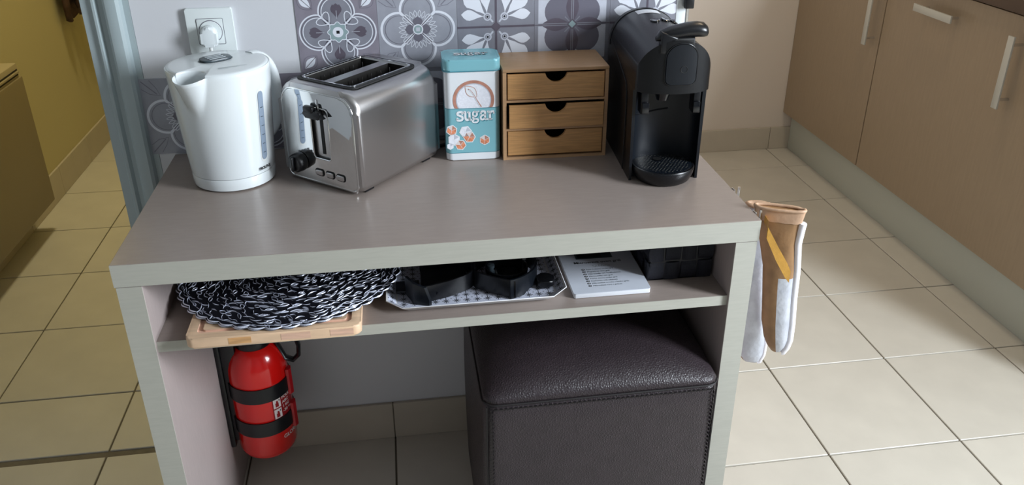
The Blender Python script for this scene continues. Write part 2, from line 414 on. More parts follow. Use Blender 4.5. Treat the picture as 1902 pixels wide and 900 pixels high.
# hall door frame
df = struct(bpy.data.objects.new('door_1', None)); C.objects.link(df)
fr = [(-0.114, WY+0.118), (-0.114, WY+0.012), (-0.112, WY-0.002), (-0.096, WY-0.004), (-0.091, WY-0.010), (-0.087, WY-0.010), (-0.082, WY-0.003), (-0.074, WY-0.004),
      (-0.071, WY-0.013), (-0.066, WY-0.018), (-0.058, WY-0.020), (-0.048, WY-0.019), (-0.043, WY-0.014), (-0.041, WY-0.001), (-0.0305, WY-0.001), (-0.0305, WY+0.118)]
prism('door_frame', fr, 'z', 0.0, 2.1, 'frame', df, auto=20)
prism('door_frame', [(-y+LX-0.02+0.0, z) for y, z in [(0, 0)]]*0 or [(p[0]-0.772, p[1]) for p in [(0, WY+0.118), (0, WY-0.001), (-0.045, WY-0.02), (-0.10, WY-0.001), (-0.10, WY+0.118)]], 'z', 0.0, 2.1, 'frame', df)
box('door_head', (LX+0.012, WY-0.018, 2.04), (-0.115, WY+0.118, 2.10), 'frame', df, bev=0.003)

# skirting tiles
def skirting(name, axis, c, lo, hi, off, h=0.1, th=0.009, m='skirt', side=-1):
    r = struct(bpy.data.objects.new(name, None)); C.objects.link(r)
    x = off+math.floor((lo-off)/G)*G
    while x < hi:
        a, b = max(lo, x+0.001), min(hi, x+G-0.001)
        if b-a > 0.01:
            c0, c1 = sorted((c, c+side*th))
            if axis == 'x': box('skirting_tile', (a, c0, 0.0), (b, c1, h), m, r, bev=0.0012, seg=1)
            else: box('skirting_tile', (c0, a, 0.0), (c1, b, h), m, r, bev=0.0012, seg=1)
        x += G
    box('skirting_grout', *(((lo, min(c, c+side*th*.7), 0), (hi, max(c, c+side*th*.7), h-0.001)) if axis == 'x' else ((min(c, c+side*th*.7), lo, 0), (max(c, c+side*th*.7), hi, h-0.001))), 'grout', r)
skirting('baseboard_back', 'x', WY, -0.03, 1.012, 0.0447)
skirting('baseboard_far', 'x', FY, 0.95, 2.16, 0.052)
skirting('baseboard_left', 'y', LX, WY+0.12, 4.2, 0.3848, h=0.115, side=1)

# ------------------------------------------------------------------ printed splashback tiles
def quad(p, r, off, w, m, L, c=(0.5, 0.5)):
    for k in range(4):
        a = k*PI/2; ox, oy = c[0]+off*math.cos(a), c[1]+off*math.sin(a); pts = []
        for i in range(49):
            t = a-PI+2*PI*i/48; x, y = ox+r*math.cos(t), oy+r*math.sin(t)
            ok = True
            for j in range(4):
                if j != k:
                    qx, qy = c[0]+off*math.cos(j*PI/2), c[1]+off*math.sin(j*PI/2)
                    if math.hypot(x-qx, y-qy) < r-1e-4: ok = False
            if ok: pts.append((min(max(x, 0.004), 0.996), min(max(y, 0.004), 0.996)))
        if len(pts) > 2: p.stroke(pts, w, m, L)
def corners(p, m, L):
    for sx in (-1, 1):
        for sy in (-1, 1):
            c = (0.5+sx*0.5, 0.5+sy*0.5)
            p.stroke([(c[0]-sx*0.03, c[1]-sy*0.03), (c[0]-sx*0.2, c[1]-sy*0.2)], 0.012, m, L)
            p.stroke([(c[0]-sx*0.13, c[1]-sy*0.02), (c[0]-sx*0.2, c[1]-sy*0.12), (c[0]-sx*0.24, c[1]-sy*0.22), (c[0]-sx*0.12, c[1]-sy*0.2), (c[0]-sx*0.02, c[1]-sy*0.13)], 0.008, m, L)
def tileA(p):
    for sx in (-1, 1):
        for sy in (-1, 1):
            a = math.atan2(sy, sx); c = (0.5, 0.5)
            p.petal(c, a, 0.44, 0.635, 0.10, 't_white', 2); p.stroke([(0.5+sx*0.30, 0.5+sy*0.30), (0.5+sx*0.44, 0.5+sy*0.44)], 0.007, 't_dark', 4)
            p.petal(c, a, 0.41, 0.66, 0.17, None, 1, line='t_dark2', lw=0.006)
            h = []
            for i in range(25):
                t = 2*PI*i/24; hx = 0.100*math.sin(t)**3; hy = 0.062*math.cos(t)-0.026*math.cos(2*t)-0.01*math.cos(3*t)
                d = 0.225+hy*1.05; h.append((0.5+d*math.cos(a)-hx*math.sin(a), 0.5+d*math.sin(a)+hx*math.cos(a)))
            p.stroke(h, 0.011, 't_white', 4, True)
    for k in range(4):
        a = k*PI/2; ca = (0.5+0.245*math.cos(a), 0.5+0.245*math.sin(a)); p.disc(ca, 0.20, 't_mid', 1)
    quad(p, 0.222, 0.25, 0.018, 't_white', 3); quad(p, 0.185, 0.245, 0.011, 't_white', 3)
    quad(p, 0.203, 0.247, 0.010, 't_dark2', 2)
    for k in range(4):
        a = k*PI/2; c = (0.5, 0.5)
        p.petal(c, a, 0.17, 0.36, 0.13, 't_dark', 2, belly=0.6); p.petal(c, a-0.12, 0.22, 0.35, 0.07, 't_dark', 2); p.petal(c, a+0.12, 0.22, 0.35, 0.07, 't_dark', 2)
        p.stroke([(0.5+0.17*math.cos(a), 0.5+0.17*math.sin(a)), (0.5+0.27*math.cos(a), 0.5+0.27*math.sin(a))], 0.006, 't_pale', 4)
    pts = [(0.5+(0.118+0.012*math.cos(8*t))*math.cos(t), 0.5+(0.118+0.012*math.cos(8*t))*math.sin(t)) for t in [2*PI*i/64 for i in range(64)]]
    p.poly(pts, 't_teal', 5); p.stroke(pts, 0.010, 't_white', 6, True); p.disc((0.5, 0.5), 0.066, 't_white', 7); p.poly([(0.48, 0.48), (0.52, 0.48), (0.52, 0.52), (0.48, 0.52)], 'ink', 8)
def tileB(p):
    corners(p, 't_line', 1)
    quad(p, 0.215, 0.245, 0.030, 't_white', 3); quad(p, 0.178, 0.235, 0.008, 't_line', 3)
    for k in range(24):
        a = 2*PI*(k+.5)/24; p.petal((0.5, 0.5), a, 0.15, 0.245, 0.036, None, 3, line='t_white', lw=0.007)
    for k in range(4):
        a = k*PI/2; p.petal((0.5, 0.5), a, 0.02, 0.165, 0.13, 't_dark2', 4, belly=0.55)
        a += PI/4; p.stroke([(0.5+0.06*math.cos(a), 0.5+0.06*math.sin(a)), (0.5+0.24*math.cos(a), 0.5+0.24*math.sin(a))], 0.010, 't_dark', 5)
    p.disc((0.5, 0.5), 0.066, 't_white', 6); p.disc((0.5, 0.5), 0.052, 't_teal', 7); p.poly([(0.475, 0.475), (0.525, 0.475), (0.525, 0.525), (0.475, 0.525)], 't_pale', 8)
def tileC(p):
    p.poly([(0.04, 0.04), (0.96, 0.04), (0.96, 0.96), (0.04, 0.96)], 't_mid', 1)
    for sx in (-1, 1):
        for sy in (-1, 1):
            c = (0.5+sx*0.11, 0.5+sy*0.13); a = math.atan2(sy, sx)
            p.poly([(0.5+sx*0.46, 0.5+sy*0.46), (0.5+sx*0.46, 0.5+sy*0.36), (0.5+sx*0.36, 0.5+sy*0.46)], 't_pale', 2)
            p.petal(c, a, 0.03, 0.43, 0.20, 't_white', 2, belly=0.64)
            p.petal(c, a+0.68*sx*sy, 0.03, 0.36, 0.14, 't_white', 2, belly=0.68); p.petal(c, a-0.68*sx*sy, 0.03, 0.34, 0.14, 't_white', 2, belly=0.68)
            p.stroke([(c[0]+(0.12+0.16*t_)*math.cos(a+0.34), c[1]+(0.12+0.16*t_)*math.sin(a+0.34)) for t_ in (0, .5, 1)], 0.02, 't_mid', 3, taper=True)
            p.disc(c, 0.052, 't_pale', 3); p.ring(c, 0.028, 0.008, 't_dark2', 4); p.disc(c, 0.014, 'ink', 5)
            p.stroke([(c[0]-sx*0.03, c[1]-sy*0.02), (c[0]-sx*0.07, c[1]-sy*0.07)], 0.022, 't_pale', 3)
    for a, b in (((0.0, 0.5), (1, 0.5)), ((0.5, 0.0), (0.5, 1))): p.stroke([a, b], 0.026, 't_dark', 6)
    p.poly([(0.43, 0.5), (0.5, 0.43), (0.57, 0.5), (0.5, 0.57)], 't_dark', 7)
def tileD(p):
    p.poly([(0.05, 0.05), (0.95, 0.05), (0.95, 0.95), (0.05, 0.95)], 't_pale', 1)
    for k in range(4):
        a = k*PI/2+PI/4; p.disc((0.5+0.235*math.cos(a), 0.5+0.235*math.sin(a)), 0.20, 't_dark2', 2)
    p.disc((0.5, 0.5), 0.25, 't_dark2', 2)
    for k in range(4):
        a = k*PI/2; p.petal((0.5, 0.5), a, 0.02, 0.42, 0.17, 't_dark', 3, belly=0.5)
        p.stroke([(0.5, 0.5), (0.5+0.5*math.cos(a), 0.5+0.5*math.sin(a))], 0.034, 't_mid', 4); p.stroke([(0.5, 0.5), (0.5+0.5*math.cos(a), 0.5+0.5*math.sin(a))], 0.012, 't_dark', 5)
        a += PI/4; p.stroke([(0.5+0.05*math.cos(a), 0.5+0.05*math.sin(a)), (0.5+0.14*math.cos(a), 0.5+0.14*math.sin(a))], 0.014, 't_mid', 4)
    p.disc((0.5, 0.5), 0.072, 't_dark', 6, n=4); p.disc((0.5, 0.5), 0.05, 't_teal', 7, n=4)
def tileE(p):
    corners(p, 't_line', 1)
    for sx in (-1, 1):
        for sy in (-1, 1):
            c = (0.5+sx*0.25, 0.5+sy*0.25)
            p.stroke([(c[0]+0.19*(1-t*.75)*math.cos(5.5*t+sx), c[1]+0.19*(1-t*.75)*math.sin(5.5*t+sx)) for t in [i/20 for i in range(21)]], 0.045, 't_pale', 2, taper=True)
            p.petal((0.5, 0.5), math.atan2(sy, sx), 0.05, 0.33, 0.14, 't_dark', 3); p.petal((0.5, 0.5), math.atan2(sy, sx)+PI/4, 0.1, 0.42, 0.09, 't_pale', 3)
    p.ring((0.5, 0.5), 0.08, 0.03, 't_white', 5)
kinds = {}
def wall_tile(k, bg, x, z):
    if k not in kinds:
        p = Print((0, -0.0016, 0), (0.1496, 0, 0), (0, 0, 0.1496), step=0.00006)
        p.addbox((0, -0.0016, 0), (0.1496, 0, 0.1496), bg); {'A': tileA, 'B': tileB, 'C': tileC, 'D': tileD, 'E': tileE}[k](p)
        o = p.build('wall_tile', wb); kinds[k] = o.data
    else:
        o = bpy.data.objects.new('wall_tile', kinds[k]); C.objects.link(o); o.parent = wb
    o.location = (x, WY, z)
BG = {'A': 't_mauve', 'B': 't_grey', 'C': 't_mid', 'D': 't_mid', 'E': 't_mauve'}
x0 = -0.042
for z, row in ((0.7505, 'BAEDBCA'), (0.9005, '..ABCDC'), (1.0505, '..CDABE'), (1.2005, '..BCDAB')):
    for i, k in enumerate(row):
        if k != '.': wall_tile(k, BG[k], x0+i*0.15 if i or 1 else x0, z)

# ------------------------------------------------------------------ console table
t = thing('console_table', 'taupe console table with open shelf under its thick top', 'table', (W/2, D/2, 0))
ox, oy = -W/2, -D/2
def L3(x, y, z): return (x+ox, y+oy, z)
tp = box('table_top', L3(0, 0.0008, H-T), L3(W, D, H), 'lam', t, bev=0.0008, seg=1)
box('lit_edge_face', L3(0.0006, 0, H-T+0.0006), L3(W-0.0006, 0.0012, H-0.0006), 'lam_edge', tp)  # thin front strip carrying the paler, lit tone of the melamine
for a in (0.002, W-T-0.0015):
    sp = box('side_panel', L3(a, 0.0018, 0), L3(a+T-0.0005, D, H-T-0.0005), 'lam_side', t, bev=0.0006, seg=1)
    box('lit_edge_face', L3(a+0.0004, 0.001, 0.0004), L3(a+T-0.0009, 0.0026, H-T-0.001), 'lam_edge', sp)
sh = box('shelf', L3(T+0.001, SHR+0.001, SHZ-SHT), L3(W-T-0.001, D, SHZ), 'lam', t)
box('lit_edge_face', L3(T+0.0015, SHR, SHZ-SHT+0.0003), L3(W-T-0.0015, SHR+0.0014, SHZ-0.0003), 'lam_edge', sh)

# ------------------------------------------------------------------ wall socket and plug
s = thing('wall_socket', 'square white wall socket above the kettle', 'socket', (0.1052, WY, 0.9865))
prism('cover_plate', rrect(0.082, 0.084, 0.003), 'y', -0.009, 0.0, 'socket', s, bev=0.0015)
prism('socket_insert', rrect(0.045, 0.045, 0.002), 'y', -0.0105, -0.0085, 'socket', s, bev=0.0006)
p = Print((0, -0.0092, 0), (1, 0, 0), (0, 0, 1)); p.stroke(rrect(0.047, 0.047, 0.002), 0.0008, 't_dark2', 1, True); p.build('insert_joint', s)
lathe('socket_well', [(0.0200, -0.0112), (0.0208, -0.0108), (0.0208, -0.009)], 't_dark2', s, axis='y')
lathe('socket_face', [(0.0192, -0.0122), (0.0196, -0.0115), (0.0196, -0.010)], 'socket', s, axis='y')
pl = thing('mains_plug', 'white mains plug pushed into the socket above the kettle', 'plug', (0.1042, WY-0.0118, 0.981))
prism('plug_body', rrect(0.028, 0.036, (0.006, 0.006, 0.012, 0.012)), 'y', -0.022, -0.0010, 'white', pl, bev=0.005)
tube('plug_cord', bez((0, -0.016, -0.018), (0, -0.016, -0.06), (0.03, -0.02, -0.1), (0.06, -0.02, -0.2), 14), 0.0032, 'white_m', pl)

# ------------------------------------------------------------------ kettle
KX, KY, KH = 0.1345, 0.312, 0.2115
k = thing('kettle', 'tall white plastic kettle standing left of the toaster', 'kettle', (KX, KY, H))
lathe('power_base', [(0.066, 0.0015), (0.0705, 0.003), (0.0715, 0.010), (0.0722, 0.020), (0.0715, 0.0235)], 'white', k, n=64)
for a in (-2.0, -1.15, 0.6, 2.4): lathe('base_foot', [(0.005, 0.0), (0.005, 0.003)], 'dark', k, n=12, loc=(0.06*math.cos(a), 0.06*math.sin(a), 0))
SA = math.radians(247)          # spout azimuth
def kr(th, f):
    r = 0.0718+(0.0862-0.0718)*f**0.9
    d = (th-SA+PI) % (2*PI)-PI
    if f > 0.66 and abs(d) < 1.0:
        g_ = (f-0.66)/0.34; rs = 0.0195+0.0095*g_; c = r-rs+0.0215*g_**0.85
        q = rs*rs-(c*math.sin(d))**2
        if q > 0: r = max(r, c*math.cos(d)+math.sqrt(q))
    return r
n = 180; rings = []
zs = [0.0245+i*(KH-0.0245)/22 for i in range(23)]
def kring(off, z, extra=0.0):
    f = (z-0.0245)/(KH-0.0245)
    return [((kr(2*PI*i/n, f)-off)*math.cos(2*PI*i/n), (kr(2*PI*i/n, f)-off)*math.sin(2*PI*i/n), z+extra*math.exp(-(((2*PI*i/n-SA+PI) % (2*PI)-PI)/0.28)**2)) for i in range(n)]
def dip(f): return -0.0075*max(0, (f-0.8)/0.2)**1.5
for z in zs: rings.append(kring(0, z, dip((z-0.0245)/(KH-0.0245))))
rings.append(kring(0.0012, KH+0.0012, dip(1))); rings.append(kring(0.0028, KH+0.0005, dip(1)))
for z in zs[::-1][1:14]: rings.append(kring(0.0030, z, dip((z-0.0245)/(KH-0.0245))))
loft('body', rings, 'white', k, auto=60)
# lid: circle with the spout mouth left open
lp = []
for i in range(n):
    a = 2*PI*i/n; d = abs((a-SA+PI) % (2*PI)-PI); r = 0.0835
    if d < 0.9:                      # bite out the round mouth of the spout
        c, rs = 0.0815, 0.0255; q = rs*rs-(c*math.sin(d))**2
        if q > 0: r = min(r, c*math.cos(d)-math.sqrt(q))
    lp.append((r*math.cos(a), r*math.sin(a)))
rings = [[(x*q, y*q, z) for x, y in lp] for q, z in ((0.90, KH-0.060), (0.97, KH-0.030), (0.995, KH-0.008), (1.0, KH-0.006), (1.0, KH+0.0005), (0.985, KH+0.0022), (0.93, KH+0.0034), (0.6, KH+0.0042), (0.3, KH+0.0046), (0.01, KH+0.0048))]
lid = loft('lid', rings, 'white', k, auto=50)
la = math.radians(36)
def lo(x, y): return (x*math.cos(la)-y*math.sin(la)-0.005, x*math.sin(la)+y*math.cos(la)+0.012)
p = Print((0, 0, KH+0.0050), (1, 0, 0), (0, 1, 0), step=0.0004)
rec = [lo(x, y) for x, y in [(0.030*math.cos(t)*(1 if abs(math.cos(t)) < .9 else 1), 0.021*math.sin(t)) for t in [2*PI*i/32 for i in range(32)]]]
p.poly(rec, 'grey_dk', 0); p.build('opener_recess', lid)
bm = bmesh.new()
for yy in (-0.011, 0.0, 0.011):
    pass
bm.free()
pts = [lo(x, y) for x, y in rrect(0.052, 0.034, 0.012)]
prism('lid_button', pts, 'z', KH+0.005, KH+0.0085, 'grey_dk', lid, bev=0.0015)
for yy in (-0.009, 0.0, 0.009):
    pts = [lo(x, y+yy) for x, y in rrect(0.030, 0.0022, 0.001)]; prism('button_rib', pts, 'z', KH+0.0085, KH+0.0096, 'print_grey', lid)
p = Print((0, 0, KH+0.0046), (math.cos(0.35), math.sin(0.35), 0), (-math.sin(0.35), math.cos(0.35), 0))
for i, yy in enumerate((-0.045, -0.0485, -0.052)): p.stroke([(-0.008, yy), (0.040-i*0.016, yy)], 0.0012, 'print_grey', 1)
p.build('warning_print', lid)
# handle at the back right
ha = math.radians(50)
def hp(r, z): return (r*math.cos(ha), r*math.sin(ha), z)
path = bez(hp(0.070, KH-0.004), hp(0.100, KH+0.000), hp(0.120, KH-0.03), hp(0.118, KH-0.085), 12)+bez(hp(0.118, KH-0.085), hp(0.115, KH-0.125), hp(0.105, KH-0.15), hp(0.076, KH-0.155), 8)[1:]
tube('handle', path, 0.01, 'white', k, n=16, flat=(0.0165, 0.0100))
# water gauge on the curved wall
ga = math.radians(-33)
def gauge(w, z0, z1, off, m, name, par):
    V = []; F = []; zz = [z0, z0+w*.06, z0+w*.2, z0+w*.5]+[z0+w*.5+(z1-z0-w)*i/6 for i in range(1, 6)]+[z1-w*.5, z1-w*.2, z1-w*.06, z1]
    for z in zz:
        f = (z-0.0245)/(KH-0.0245); r = kr(ga, f)+off
        e = min((z-z0), (z1-z), w/2)/(w/2); ww = w/2*math.sqrt(max(0.12, 1-(1-e)**2))
        for q in (-1, -0.5, 0, 0.5, 1):
            a = ga+q*ww/r; V.append((r*math.cos(a), r*math.sin(a), z))
    for i in range(12):
        for j in range(4): F.append((i*5+j, i*5+j+1, (i+1)*5+j+1, (i+1)*5+j))
    return finish(name, V, F, m, par, smooth=True)
wg = gauge(0.0165, 0.045, 0.178, 0.0004, 'white_m', 'water_gauge', k)
gauge(0.0125, 0.049, 0.174, 0.0012, 'grey_gauge', 'gauge_window', wg)
for i in range(6):
    z = 0.062+i*0.0165; f = (z-0.0245)/(KH-0.0245); r = kr(ga, f)+0.0018
    V = [(r*math.cos(ga+q/r), r*math.sin(ga+q/r), zz) for q, zz in ((-0.003, z), (0.003, z), (0.003, z+0.001), (-0.003, z+0.001))]
    finish('gauge_mark', V, [(0, 1, 2, 3)], 'grey_dk', wg)
f = (0.036-0.0245)/(KH-0.0245); r = kr(ga, f)+0.0003; a = ga-0.03
p = Print((r*math.cos(a), r*math.sin(a), 0.031), (-math.sin(a), math.cos(a), 0), (0, 0, 1)); p.text('PROLINE', (-0.013, 0), 0.0078, 'ink', 3, bold=0.00022, sx=0.9); p.build('lettering', k)

# ------------------------------------------------------------------ toaster
ty = math.atan2(0.76, 0.65)-PI/2             # depth axis direction
TW, TL, TH = 0.182, 0.222, 0.183
fd = Vector((math.cos(ty), math.sin(ty), 0)); dd = Vector((-math.sin(ty), math.cos(ty), 0))
cen = Vector((0.2965, 0.2455, H))
t = thing('toaster', 'brushed steel two slot toaster with polished front', 'toaster', cen, ty)
z0 = 0.004
prof = rrect(TW, TH-z0, (0.014, 0.014, 0.036, 0.036), 8, 0, (TH+z0)/2)
body = prism('body', prof, 'y', 0.001, TL, ['steel', 'heat'], t, bev=0.013, seg=5)
def tmpbox(a, b, m='heat', par=t): o = box('tmp', a, b, m, par); return o
cut(body, [tmpbox((-0.0555, 0.036, 0.02), (-0.0105, TL-0.040, TH+0.02)), tmpbox((0.0105, 0.036, 0.02), (0.0555, TL-0.040, TH+0.02)), tmpbox((-0.022, 0.0, 0.052), (0.022, 0.035, 0.148))])
# polished front panel, slightly proud, with a rim
fp = rrect(TW-0.020, TH-z0-0.015, (0.010, 0.010, 0.028, 0.028), 8, 0, (TH+z0)/2-0.0035)
front = prism('front_panel', fp, 'y', -0.001, 0.0085, ['chrome', 'heat'], t, bev=0.003)
c1 = prism('tmp', rrect(0.040, 0.092, 0.007, 5, 0.006, 0.100), 'y', -0.02, 0.03, 'heat', t)
cut(front, [c1])
rec = prism('lever_recess', rrect(0.0405, 0.0925, 0.007, 5, 0.006, 0.100), 'y', 0.0045, 0.0065, 'steel', t)
tube('recess_rim', [(x, -0.0008, z) for x, z in rrect(0.041, 0.093, 0.007, 5, 0.006, 0.100)], 0.0013, 'chrome', t, n=8, closed=True)
box('lever_slot', (0.0025, 0.0036, 0.062), (0.0090, 0.0046, 0.142), 'dark', t)
tube('rim', [(x, 0.0012, z) for x, z in rrect(TW-0.018, TH-z0-0.013, (0.011, 0.011, 0.029, 0.029), 8, 0, (TH+z0)/2-0.0035)], 0.0018, 'chrome', t, n=8, closed=True)
lv = prism('lever', rrect(0.040, 0.014, 0.005, 5, 0.0, 0.137), 'y', -0.0125, -0.0025, 'black', t, bev=0.003)
prism('lever_bar', rrect(0.022, 0.012, 0.004, 4, -0.006, 0.146), 'y', -0.015, -0.005, 'black', lv, bev=0.003)
prism('lever_tip', [(0.016, 0.131), (0.029, 0.134), (0.016, 0.143)], 'y', -0.012, -0.006, 'black', lv, bev=0.001)
box('lever_stem', (0.003, -0.003, 0.135), (0.007, 0.004, 0.162), 'chrome', lv, bev=0.001)
kn = lathe('browning_knob', [(0.0165, -0.002), (0.0175, -0.006), (0.0165, -0.018), (0.014, -0.021), (0.002, -0.0215)], 'black', t, n=36, loc=(-0.0475, 0, 0.040), axis='y')
box('knob_grip', (-0.0500, -0.027, 0.027), (-0.0450, -0.018, 0.053), 'black', kn, bev=0.0015)
for xx in (-0.005, 0.020, 0.045):
    b = prism('button', rrect(0.017, 0.0095, 0.003, 4, xx, 0.027), 'y', -0.0045, 0.0, 'steel', t, bev=0.0012)
    tube('button_ring', [(x, -0.0015, z) for x, z in rrect(0.019, 0.0115, 0.004, 4, xx, 0.027)], 0.0011, 'dark', b, n=6, closed=True)
# top: black gasket ring, chrome slot surround, wire guards
def ringz(name, w, d, r, wd, z0_, z1_, m, cy_): 
    o = rrect(w, d, r, 6, 0, cy_); i = rrect(w-2*wd, d-2*wd, max(0.001, r-wd), 6, 0, cy_); nn = len(o)
    V = [(x, y, z1_) for x, y in o]+[(x, y, z1_) for x, y in i]+[(x, y, z0_) for x, y in o]+[(x, y, z0_) for x, y in i]; F = []
    for a in range(nn):
        b = (a+1) % nn; F += [(a, b, nn+b, nn+a), (2*nn+a, 2*nn+b, b, a), (nn+a, nn+b, 3*nn+b, 3*nn+a)]
    return finish(name, V, F, m, t, auto=30)
cyt = TL/2-0.002
ringz('gasket', 0.136, TL-0.044, 0.017, 0.0068, TH-0.001, TH+0.0014, 'dark', cyt)
ringz('slot_surround', 0.1225, TL-0.058, 0.012, 0.0035, TH-0.001, TH+0.0026, 'chrome', cyt)
for sx in (-0.033, 0.033):
    for a in range(6):
        y = 0.05+a*0.025
        for q in (-0.014, 0.014):
            o = tube('wire_guard', [(sx+q, y, TH-0.005), (sx+q*1.0, y, TH-0.08)], 0.0009, 'steel', t, n=5)
    tube('guard_rail', [(sx, 0.038, TH-0.012), (sx, TL-0.042, TH-0.012)], 0.0011, 'steel', t, n=5)
    box('bread_carrier', (sx-0.006, 0.04, TH-0.07), (sx+0.006, TL-0.045, TH-0.066), 'steel', t)
for sx in (-0.07, 0.07):
    for y in (0.03, TL-0.03): box('foot', (sx-0.012, y-0.012, 0), (sx+0.012, y+0.012, z0+0.003), 'black', t, bev=0.002, seg=1)
def tl(x, y, z): v = Vector((x, y, z))-cen; return (v.dot(fd), v.dot(dd), v.z)
cd = [tl(*q) for q in bez((0.470, 0.430, H+0.010), (0.500, 0.415, H+0.004), (0.498, 0.392, H+0.004), (0.508, 0.400, H+0.004), 8)+bez((0.508, 0.400, H+0.004), (0.520, 0.414, H+0.004), (0.56, 0.425, H+0.004), (0.62, 0.4405, H+0.004), 8)[1:]]
tube('power_cord', cd, 0.0034, 'black', t)

# ------------------------------------------------------------------ sugar tin
TX, TY2, TWD, TDP, THT = 0.5735, 0.3675, 0.103, 0.074, 0.196
t = thing('sugar_tin', 'turquoise and white sugar tin between toaster and wooden drawers', 'tin', (TX, TY2, H), -0.02)
o = prism('tin_body', rrect(TWD, TDP, 0.012, 8), 'z', 0.001, THT-0.012, 'tin_white', t, bev=0.0015)
prism('blue_band', rrect(TWD+0.0004, TDP+0.0004, 0.0122, 8), 'z', 0.0155, 0.1035, 'tin_blue', t, auto=35)
ld = prism('lid', rrect(TWD+0.003, TDP+0.003, 0.013, 8), 'z', THT-0.0215, THT, 'tin_blue', t, bev=0.0035)
tube('lid_seam', [(x, y, THT-0.0215) for x, y in rrect(TWD+0.0034, TDP+0.0034, 0.013, 8)], 0.0009, 'tin_blue_dk', ld, n=6, closed=True)
tube('lid_bead', [(x, y, THT-0.0008) for x, y in rrect(TWD-0.004, TDP-0.004, 0.011, 8)], 0.0011, 'tin_blue', ld, n=6, closed=True)
for zz in (0.1035, 0.0155): tube('band_line', [(x, y, zz) for x, y in rrect(TWD+0.0005, TDP+0.0005, 0.0123, 8)], 0.0005, 'tin_blue_dk', t, n=5, closed=True)
# letters of "sugar": slab-serif strokes (x right, y up, unit = x-height)
LET = {
 's': [([(0.62, 0.80), (0.60, 0.97), (0.36, 1.0), (0.12, 0.93), (0.10, 0.70), (0.38, 0.55), (0.62, 0.40), (0.60, 0.10), (0.34, 0.0), (0.08, 0.05), (0.06, 0.22)], 0.20)],
 'u': [([(0.0, 0.95), (0.16, 0.95), (0.17, 0.30), (0.28, 0.06), (0.46, 0.05), (0.60, 0.25)], 0.20), ([(0.50, 0.95), (0.64, 0.95), (0.64, 0.04), (0.78, 0.04)], 0.20)],
 'g': [([(0.34, 1.0), (0.14, 0.90), (0.12, 0.58), (0.34, 0.44), (0.54, 0.56), (0.54, 0.88), (0.34, 1.0)], 0.16), ([(0.56, 0.92), (0.74, 1.0)], 0.14), ([(0.18, 0.42), (0.12, 0.26), (0.30, 0.14), (0.58, 0.12), (0.70, -0.06), (0.56, -0.26), (0.26, -0.28), (0.06, -0.16), (0.16, 0.02), (0.34, 0.1)], 0.15)],
 'a': [([(0.10, 0.78), (0.22, 0.98), (0.46, 0.98), (0.58, 0.82), (0.58, 0.12), (0.76, 0.04)], 0.19), ([(0.56, 0.60), (0.24, 0.52), (0.08, 0.32), (0.12, 0.08), (0.32, 0.02), (0.56, 0.20)], 0.17)],
 'r': [([(0.0, 0.95), (0.20, 0.95), (0.20, 0.04)], 0.20), ([(0.02, 0.04), (0.42, 0.04)], 0.12), ([(0.22, 0.70), (0.36, 0.95), (0.58, 0.98), (0.64, 0.78)], 0.18)],
}
def crom(P_, k=5):
    o = []; Q = [P_[0]]+list(P_)+[P_[-1]]
    for i in range(1, len(Q)-2):
        for j in range(k):
            t_ = j/k; a, b, c, d = Q[i-1], Q[i], Q[i+1], Q[i+2]
            o.append(tuple(0.5*(2*b[h]+(c[h]-a[h])*t_+(2*a[h]-5*b[h]+4*c[h]-d[h])*t_*t_+(3*b[h]-a[h]-3*c[h]+d[h])*t_**3) for h in (0, 1)))
    return o+[P_[-1]]
def word(p, txt, at, s, m, L, shadow=None, slant=0):
    x = at[0]
    for ch in txt:
        for pts, w in LET[ch]:
            w = w*1.3
            if len(pts) > 4: pts = crom(pts)
            q = [(x+a*s, at[1]+b*s) for a, b in pts]
            if shadow: p.stroke([(a+s*0.09, b-s*0.09) for a, b in q], w*s, shadow, L)
            p.stroke(q, w*s, m, L+1)
            p.disc(q[0], w*s*0.5, m, L+1, n=10); p.disc(q[-1], w*s*0.5, m, L+1, n=10)
        x += s*(0.92 if ch in 'uga' else 0.80)
p = Print((-TWD/2, -TDP/2-0.0003, 0), (1, 0, 0), (0, 0, 1))
bc = (0.0535, 0.1195)
r0 = 0.0385
def arcpoly(r, zcut, nn=48):
    pts = [(bc[0]+r*math.cos(2*PI*i/nn), bc[1]+r*math.sin(2*PI*i/nn)*0.98) for i in range(nn)]
    return [(x, max(y, zcut)) for x, y in pts]
p.poly(arcpoly(r0, 0.1042), 'bowl', 1); p.poly(arcpoly(r0*0.85, 0.1042), 't_pale', 2); p.poly(arcpoly(r0*0.80, 0.1042), 'sug_white', 3)
p.petal((0.047, 0.138), 2.35, -0.018, 0.012, 0.018, 'tin_white', 4, line='bowl', lw=0.0010)
p.stroke(bez((0.044, 0.141), (0.053, 0.136), (0.056, 0.122), (0.068, 0.106)), 0.0022, 'bowl', 6)
p.stroke(bez((0.045, 0.140), (0.052, 0.136), (0.056, 0.122), (0.066, 0.106)), 0.0012, 'sug_white', 7)
word(p, 'sugar', (0.0215, 0.0805), 0.0165, 'tin_white', 3, 'tin_blue_dk')
def hexa(c, r, rot, m, outline='tin_white'):
    pts = [(c[0]+r*math.cos(rot+i*PI/3), c[1]+r*math.sin(rot+i*PI/3)) for i in range(6)]
    p.poly([(c[0]+(x-c[0])*1.16, c[1]+(y-c[1])*1.16) for x, y in pts], outline, 3); p.poly(pts, m, 4)
    m2 = 'bowl' if m == 'sug_org' else 't_pale'
    p.poly([pts[0], pts[1], c], m2, 5); p.poly([pts[1], pts[2], c], 'label_wh', 5) if m == 'sug_org' else None
    for i in (0, 2, 4): p.stroke([c, pts[i]], r*0.06, outline, 6)
